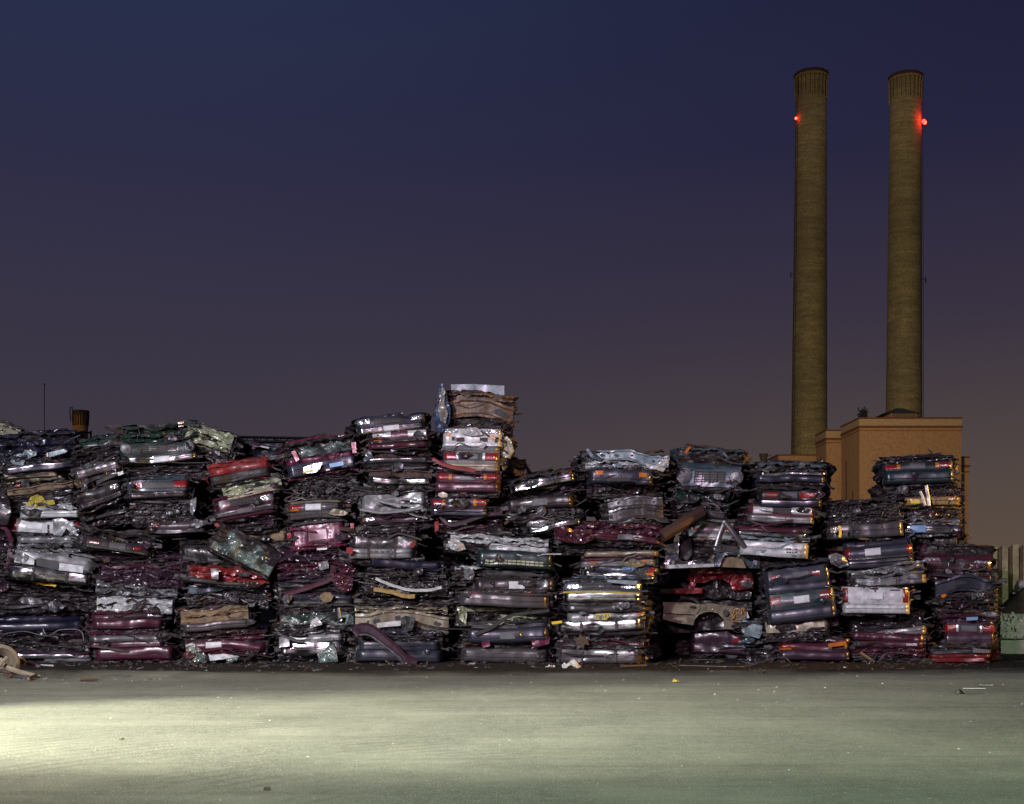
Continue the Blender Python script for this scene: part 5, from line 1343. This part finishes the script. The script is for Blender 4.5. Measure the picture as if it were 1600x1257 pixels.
# ---- column in front of the annex
C(1180, 1292, 722, 760, -1, 'navy', 'r.9:steelblue j.8 b.6:chrome.c b1.2:slate.r c.6:charcoal', 'dark blue crushed car with a thin gleaming trim bar, topmost in front of the annex', dy=-.1, cr=1.1)
C(1184, 1284, 758, 793, -2, 'black', 'r.7:black t1.3:M.Kd b1.2:navy.r.w', 'black crushed tail with two large red lamps, second in front of the annex', dy=-.25, cr=.7)
C(1168, 1273, 789, 818, -2, 'rose', 'd.2 f1.6:rose.HW.z.G b1:silver.c', 'dusty pink crushed front with a slatted black grille, below the black tail', dy=-.35, cr=.7)
C(1147, 1262, 816, 838, -3, 'maroon', 'h.8:maroon p.7:maroon b.6:chrome.c.m', 'maroon crushed hood with a straight chrome strip', dy=-.2)
C(1150, 1264, 834, 870, -4, 'paleblue', 'c.7:paleblue d.2 b1.6:white.c', 'pale blue crushed car with a long rust-spotted white bumper', dy=-.3, ex=[('plate', 'rust_spot', 'rust', -.47, [(1229 + a, 857 + b), (1232 + a, 857 + b), (1232 + a, 859.5 + b), (1229 + a, 859.5 + b)], .01, .001) for a, b in ((0, 0), (4, 0), (0, 5), (4, 5), (14, 0), (14, 5))])
C(1176, 1262, 868, 886, -2, 'brown', 'j1.3', 'brown crushed layer of torn upholstery above the slate tails', dy=.1)
C(1196, 1300, 878, 928, 7, 'slate', 'r.7:slate t1.6:U.m.Kd55 b1.2:slate.r', 'slate purple crushed tail with small red lamps, upper of the two rounded tails', dy=-.1, cr=.5)
C(1200, 1310, 925, 970, 7, 'teal', 't1.7:I.Kw52 b1.5:slate.r', 'dark teal crushed tail with ribbed red lamps, lower of the two rounded tails', dy=-.25, cr=.5)
C(1196, 1298, 970, 1000, 2, 'cream', 'p1.3:cream e1', 'crushed car showing a pale cream underside and dangling brackets', dy=-.1)
C(1214, 1328, 998, 1032, 2, 'maroon', 'p.6:maroon t1:maroon.Q b1.2:plum.r', 'maroon crushed tail with an amber lamp on the ground beneath the cream underside', dy=-.1, ex=[('plate', 'indicator', 'lens_amber', -.32, [(1294, 1006), (1322, 1002), (1323, 1008), (1295, 1012)], .03, .002)])

# ---- column before the main block
C(1293, 1412, 780, 840, 4, 'grey', 'r.6:charcoal e2 j.4 b1.5:grey.p.g', 'grey crushed front with its engine bay open, topmost before the station wall', dy=-.25, ex=[('strip', 'yellow_strap', 'yellow', -.5, [(1311, 822), (1313, 832), (1312, 840)], .03), ('plate', 'headlight', 'headlamp', -.3, [(1297, 825), (1308, 824), (1308, 832), (1298, 833)], .03, .01), ('plate', 'crushed_wing', 'silver', .15, [(1399, 792), (1412, 786), (1413, 806), (1406, 836), (1400, 836), (1404, 812)], .3, .05)])
C(1320, 1427, 845, 886, 4, 'slate', 'p.9:slate t1.5:T.Kw42 b.4:chrome.c b1.3:slate.c.w', 'slate blue sedan tail with a chrome strip, hardly crushed, under the open engine bay', dy=-.15, cr=.4, ex=[('plate', 'crumpled_wing', 'silver', -.1, [(1294, 868), (1306, 864), (1322, 870), (1326, 884), (1312, 888), (1298, 880)], .1, .09)])
C(1330, 1446, 886, 916, 4, 'silver', 'c1.5:silver b1.2:steel.p.Kd', 'silver crumpled crushed front, below the slate blue sedan tail', dy=-.2, cr=1.5)
C(1316, 1420, 918, 959, 0, 'white', 't2.4:T.m.n.Kw b1.4:white.c', 'clean white crushed tail with tall red lamps and a number plate', dy=-.45, cr=.35)
C(1330, 1446, 960, 996, 7, 'plum', 'c1.8:charcoal b1:silver.c', 'charcoal crumpled crushed car with a straight silver bumper slanting up', dy=-.15, cr=1.2)
C(1328, 1446, 992, 1033, 0, 'maroon', 'p.8:maroon f.8:z.m c1:maroon j.6', 'deep maroon crushed front with two pale lamps on the ground beneath the slanting bumper', dy=-.2, ex=[('tube', 'bent_pipe', 'steel', -.35, [(1374, 1032), (1384, 1022), (1400, 1020), (1418, 1022)], .02), ('tube', 'pale_pipe', 'beige', -.3, [(1344, 1020), (1356, 1028), (1366, 1034)], .03)])
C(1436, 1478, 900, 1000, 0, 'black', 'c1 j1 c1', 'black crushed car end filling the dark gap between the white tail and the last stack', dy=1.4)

# ---- last column
C(1380, 1490, 712, 756, 1, 'teal', 'c.8:charcoal t1.2:teal.O.Kd b1.8:teal.r', 'shiny teal crushed tail with a red lamp band, topmost of the last stack', dy=-.2, cr=.7, bulge=.02, ex=[('plate', 'torn_corner', 'gold', -.1, [(1488, 742), (1494, 730), (1497, 727), (1496, 740), (1490, 748)], .05, .03), ('strip', 'bent_rod', 'dark', .2, [(1450, 702), (1462, 714), (1474, 722)], .02)])  # torn corner is coloured gold to paint the sodium light on it
C(1382, 1488, 752, 776, -1, 'plum', 'x.8:dark j1', 'dark crushed underside hanging beneath the shiny teal tail', dy=-.05, bulge=.02)
C(1414, 1500, 766, 792, -1, 'gold', 'e.9 b1:gold.c.v', 'crushed front with a brassy bumper and two white rods stuck in front of it', dy=-.15, bulge=.02, ex=[('strip', 'white_rod', 'white', -.5, [(1438, 768), (1442, 778), (1446, 790)], .03), ('strip', 'white_rod', 'white', -.5, [(1447, 759), (1450, 774), (1452, 790)], .035), ('plate', 'yellow_plate', 'plate_yellow', -.3, [(1423, 782), (1437, 782), (1437, 787), (1423, 787)], .02, .001)])
C(1414, 1498, 790, 812, 0, 'brown', 'j1.5 c.5', 'brown crushed layer of burnt scraps below the brassy bumper', dy=.0, bulge=.02)
C(1408, 1500, 810, 838, 0, 'silver', 'c.9:silver b1.2:chrome.c.Kb30 c.3', 'silver crushed front with a pale blue plate, resting above the maroon hood', dy=-.15, bulge=.02, cr=1.1)
C(1420, 1506, 836, 858, 0, 'grey', 'p1:grey@.4-.9 j.6', 'grey crushed layer with a plain panel, pressed between the silver front and maroon hood', dy=.2)
C(1440, 1550, 852, 904, -2, 'maroon', 'h1.4:maroon f1.1:HT.G e.5 b.4:plum.c', 'dark maroon crushed front with its hood and headlamps whole, in the last stack', dy=-.15, bulge=.02, cr=.7, ex=[('strip', 'screen_pillar', 'maroon', .3, [(1436, 872), (1446, 846), (1455, 838)], .06), ('strip', 'screen_pillar', 'maroon', .5, [(1452, 842), (1462, 856), (1500, 852)], .04)])
C(1462, 1555, 904, 942, 2, 'plum', 'x1.6:slate e1 ', 'dark crushed front frame stripped of its bumper, below the whole headlamps', dy=-.15, bulge=.02, ex=[('plate', 'indicator', 'lens_amber', -.3, [(1470, 930), (1478, 928), (1479, 932), (1472, 935)], .03, .002)])
C(1466, 1552, 940, 964, 1, 'charcoal', 'j1.4 c.4:brown', 'charcoal crushed layer of wiring above the maroon tail with wide lamps', dy=.05)
C(1476, 1554, 960, 1010, 2, 'maroon', 'r.4:maroon c.5:plum t1.4:W.Kd b1.2:plum.p', 'maroon crushed tail with wide dark red lamps, second from the ground in the last stack', dy=-.2, bulge=.02, cr=.5, ex=[('plate', 'licence_plate', 'plate_blue', -.25, [(1510, 965), (1528, 964), (1528, 969), (1510, 970)], .015, .001)])
C(1446, 1546, 1008, 1034, 0, 'red', 'j.7 b.5:steel.c p.5:red.w b.5:red.p', 'red crushed car with pale stripes, lowest of the last stack', dy=-.3, ex=[('plate', 'grey_panel', 'silver', -.3, [(1520, 1013), (1546, 1016), (1546, 1021), (1520, 1020)], .02, .01)])
C(1578, 1640, 916, 944, -24, 'white', 'p1:white f.8:HO j.6', 'white crushed car nose lying on the dirt bank behind the concrete block', dy=4.2, nojunk=True, L=1.2)

# ---- ends of cars deeper in the pile, seen in the gaps
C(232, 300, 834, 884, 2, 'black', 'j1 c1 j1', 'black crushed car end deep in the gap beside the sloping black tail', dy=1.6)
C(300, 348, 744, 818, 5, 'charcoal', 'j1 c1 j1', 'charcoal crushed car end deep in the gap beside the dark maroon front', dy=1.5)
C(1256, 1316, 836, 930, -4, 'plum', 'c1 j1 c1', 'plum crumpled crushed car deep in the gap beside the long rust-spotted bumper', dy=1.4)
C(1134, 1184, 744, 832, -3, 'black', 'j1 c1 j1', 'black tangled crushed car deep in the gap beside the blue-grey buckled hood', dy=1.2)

# ------------------------------------------------------------------ loose things
def ground_pt(px, py):
    Y = CAMH * FPX / (py - HORIZON)
    return Vector(((px - 800) / FPX * Y, Y, 0))

def loose_path(name, label, cat, m, r, pts, flat=1.0, part='bar'):
    base = Vector(pts[len(pts) // 2])
    t = thing(name, label, cat, (base.x, base.y, 0))
    mb = MB(); P = smooth_path([np.array(p) - np.array((base.x, base.y, 0)) for p in pts]); mb.tube(P, r, 0, 8, flat=flat)
    o = mb.build(part, m, t)
    return t

# rusty tube and leaning bars on the recessed stack
loose_path('rusty_tube', 'thick rusty brown tube leaning up against the recessed stack', 'tube', 'rust', .145, [W(1034, 838, 28.2), W(1060, 822, 28.3), W(1096, 801, 28.6)], part='tube')
loose_path('leaning_bar', 'grey steel bar standing nearly upright behind the chrome door frame', 'bar', 'grey', .065, [W(1120, 854, 28.5), W(1126, 834, 28.5), W(1134, 815, 28.5)], flat=.6)
loose_path('slanting_bar', 'grey steel bar slanting down to the long white bumper', 'bar', 'grey', .062, [W(1132, 816, 28.35), W(1148, 836, 28.3), W(1165, 856, 28.3)], flat=.6)
# bent wire and rods lying on the ground
w = [(1060, 1041), (1100, 1042), (1140, 1043), (1170, 1042), (1190, 1036), (1212, 1030), (1226, 1030), (1234, 1036), (1238, 1041)]
P = []
for i, (x, y) in enumerate(w):
    p = ground_pt(x, y if y > 1038 else 1042); p.z = .015 + (0 if y > 1038 else (1042 - y) * .0143)
    P.append(p)
loose_path('bent_wire', 'long pale wire arching up from the mud in front of the recessed stack', 'wire', 'steel', .012, P, part='wire')
def rod(px0, py0, px1, py1, r, m, label, name='loose_rod', cat='rod'):
    a, b = ground_pt(px0, py0), ground_pt(px1, py1); a.z = b.z = r + .01
    loose_path(name, label, cat, m, r, [a, (a + b) / 2, b], part='rod')
rod(1083, 1031.5, 1128, 1033, .008, 'steel', 'thin pale rod lying in the mud before the plum tail')
rod(1530, 1072, 1552, 1073, .010, 'steel', 'short white rod lying on the ground far along the yard edge')
rod(1505, 1077.5, 1540, 1077.5, .006, 'litter_white', 'hair-thin pale wire lying beside the short white rod', 'loose_wire', 'wire')
rod(160, 1057, 205, 1058.5, .010, 'steel', 'pale rod lying in the mud near the maroon stack')
rod(64, 1041.5, 83, 1042.5, .018, 'litter_white', 'short cream stick lying by the hose pile')
rod(970, 1044, 1010, 1042, .02, 'litter_brown', 'flat brown stick lying in front of the strapped grey bumper')

# pile of old hose and bent straps in the corner
def hose_pile():
    t = thing('scrap_coil', 'thick tan coil of old hose lying in the corner of the yard', 'coil', tuple(ground_pt(8, 1056)))
    b = np.array(ground_pt(8, 1056))
    def pt(px, py, Y, ): return np.array(W(px, py, Y)) - b
    Y = b[1]
    for k in range(6):
        rr = 30 - k * 3.2
        P = [pt(-2 + rr * math.cos(a), 1036 + rr * .86 * math.sin(a) - k * .5, Y + .04 * k + .25 * math.sin(a * .5)) for a in np.linspace(-2.2, 1.6, 22)]
        mb = MB(); mb.tube(P, .045 - .003 * k, 0, 8); mb.build('coil_turn', 'hose', t)
    mb = MB(); mb.tube(smooth_path([pt(0, 1030, Y - .2), (pt(10, 1042, Y - .25)), pt(24, 1048, Y - .3), pt(40, 1053, Y - .35), pt(54, 1056.5, Y - .4)]), .05, 0, 8, flat=.6); mb.build('loose_end', 'hose', t)
    mb = MB(); mb.tube(smooth_path([pt(-4, 1044, Y - .4), pt(4, 1034, Y - .4), pt(12, 1027, Y - .35)]), .035, 0, 6, flat=.5); mb.build('strap', 'hose', t)
    o = poly_plate('fabric', 'tan', [pt(26, 1028, Y + .5), pt(32, 1026, Y + .5), pt(40, 1034, Y + .5), pt(38, 1039, Y + .5), pt(30, 1038, Y + .5)], .1, .04, 5, t)
    o = poly_plate('purple_cloth', 'plum', [pt(40, 1034, Y + .6), pt(52, 1036, Y + .6), pt(65, 1041, Y + .6), pt(58, 1043, Y + .6), pt(42, 1039, Y + .6)], .1, .04, 6, t)
    t2 = thing('scrap_bracket', 'bent rusty bracket lying in front of the tan hose coil', 'bracket', tuple(ground_pt(10, 1060)))
    b2 = np.array(ground_pt(10, 1060)); Y2 = b2[1]
    q = lambda px, py: np.array(W(px, py, Y2)) - b2
    mb = MB(); mb.tube(smooth_path([q(-3, 1050), q(4, 1048), (q(12, 1052)), q(8, 1059), q(16, 1056), q(18, 1053)]), .04, 0, 6, flat=.5); mb.build('strap', 'rust', t2)
    rod(22, 1061, 44, 1062, .035, 'steel', 'grey flat bar lying at the foot of the bent bracket', 'flat_bar', 'bar')
    rod(44, 1064, 56, 1059, .03, 'litter_brown', 'short brown plank scrap beside the grey flat bar', 'plank_scrap', 'plank')
    rod(124, 1066, 152, 1064.5, .035, 'litter_brown', 'brown board scrap lying on the ridge of dirt before the maroon stack', 'board_scrap', 'board')
hose_pile()

def scrap(name, label, cat, m, px, py, sx, sz, seed):
    p = ground_pt(px, py)
    U, V = np.meshgrid(np.linspace(-1, 1, 16), np.linspace(-1, 1, 16), indexing='ij')
    R2 = U * U + V * V
    P = np.stack([U * sx, V * sx * .8, sz * np.clip(1 - R2 * .6, 0, 1) + 0 * U], -1)
    P[..., 2] += sz * .8 * crease(P, seed, 2.0 / sx * .5, 3) * np.clip(1.6 - R2, 0, 1)
    P[..., 2] = np.maximum(P[..., 2], .002 + .001 * seed % .01)
    P[..., :2] *= (1 + .18 * crease(P, seed + 1, 1.2 / sx * .5, 2))[..., None]
    mb = MB(); mb.grid(P, flip=True); mb.grid(P * [1, 1, 0] + [0, 0, .001])
    o = mb.build(name, m, None, sharp=15, loc=p)
    tag(o, label, cat)
scrap('crumpled_foil', 'crumpled whitish scrap on the ground before the strapped grey bumper', 'scrap', 'litter_white', 893, 1044, .20, .09, 3)
scrap('paper_scrap', 'small flattened white scrap left of the crumpled whitish one', 'scrap', 'litter_white', 860, 1043, .10, .03, 4)
scrap('cup_scrap', 'crumpled yellow scrap alone on the bare dirt', 'scrap', 'foam', 1056, 1066, .07, .03, 5)
scrap('stone', 'small dark stone on the dirt by the short white rod', 'stone', 'dark', 1500, 1085, .07, .05, 6)
scrap('brown_rag', 'reddish brown rag lying in the mud before the broken glass', 'rag', 'rust', 303, 1041, .24, .06, 7)
scrap('clod', 'dark clod of earth on the pale floodlit dirt', 'clod', 'soil', 190, 1157, .03, .02, 8)
scrap('clod', 'dark clod of earth on the dirt below the floodlit band', 'clod', 'soil', 417, 1235, .03, .02, 9)

def litter():
    rng = np.random.default_rng(11)
    mb = MB()
    for k in range(900):
        r = rng.random()
        if r < .42: py = rng.uniform(1042, 1075); px = rng.uniform(0, 1600)
        elif r < .58: py = 1062 + rng.normal() * 5; px = rng.uniform(0, 260)
        else: py = 1075 + 180 * rng.random() ** 1.6; px = rng.uniform(-20, 1620)
        p = np.array(ground_pt(px, max(py, 1040)))
        s = (.004 + .012 * rng.random() ** 3) * (p[1] / 18)
        a = rng.random() * 6.28
        d1 = np.array([math.cos(a), math.sin(a), 0]) * s * rng.uniform(.8, 2.2); d2 = np.array([-math.sin(a), math.cos(a), 0]) * s
        p[2] = .012 + .01 * rng.random(); hh = s * rng.uniform(.3, .9)
        mb.add([p - d1, p - d2, p + d1, p + d2 * .7, p + [0, 0, hh]], [(0, 1, 4), (1, 2, 4), (2, 3, 4), (3, 0, 4), (3, 2, 1, 0)], int(rng.choice([0, 1, 2], p=[.5, .35, .15])))
    tag(mb.build('litter', ['litter_white', 'litter_brown', 'steel'], sharp=10), 'specks of pale litter strewn over the yard dirt', 'litter', kind='stuff')
litter()

# skirt of broken trim and sweepings along the foot of the stacks
def skirt():
    rng = np.random.default_rng(21); mb = MB()
    for k in range(230):
        px = rng.uniform(0, 1600); py = 1036 + abs(rng.normal()) * 6
        p = np.array(ground_pt(px, py)); s_ = rng.uniform(.6, 1.1)
        junk(mb, p[0] - .2, p[0] + .2, .005, .05, 5, rng, .1, wts=(.60, .10, .08, .17, .05), size=.45 * s_)
        n = len(mb.v)
        for v in mb.v[getattr(skirt, 'n', 0):n]:
            v[:, 1] += p[1]; v[:, 2] = np.maximum(v[:, 2], .004)
        skirt.n = n
    tag(mb.build('debris', JM, sharp=25), 'dark broken trim and sweepings along the foot of the stacks', 'debris', kind='stuff')
skirt()
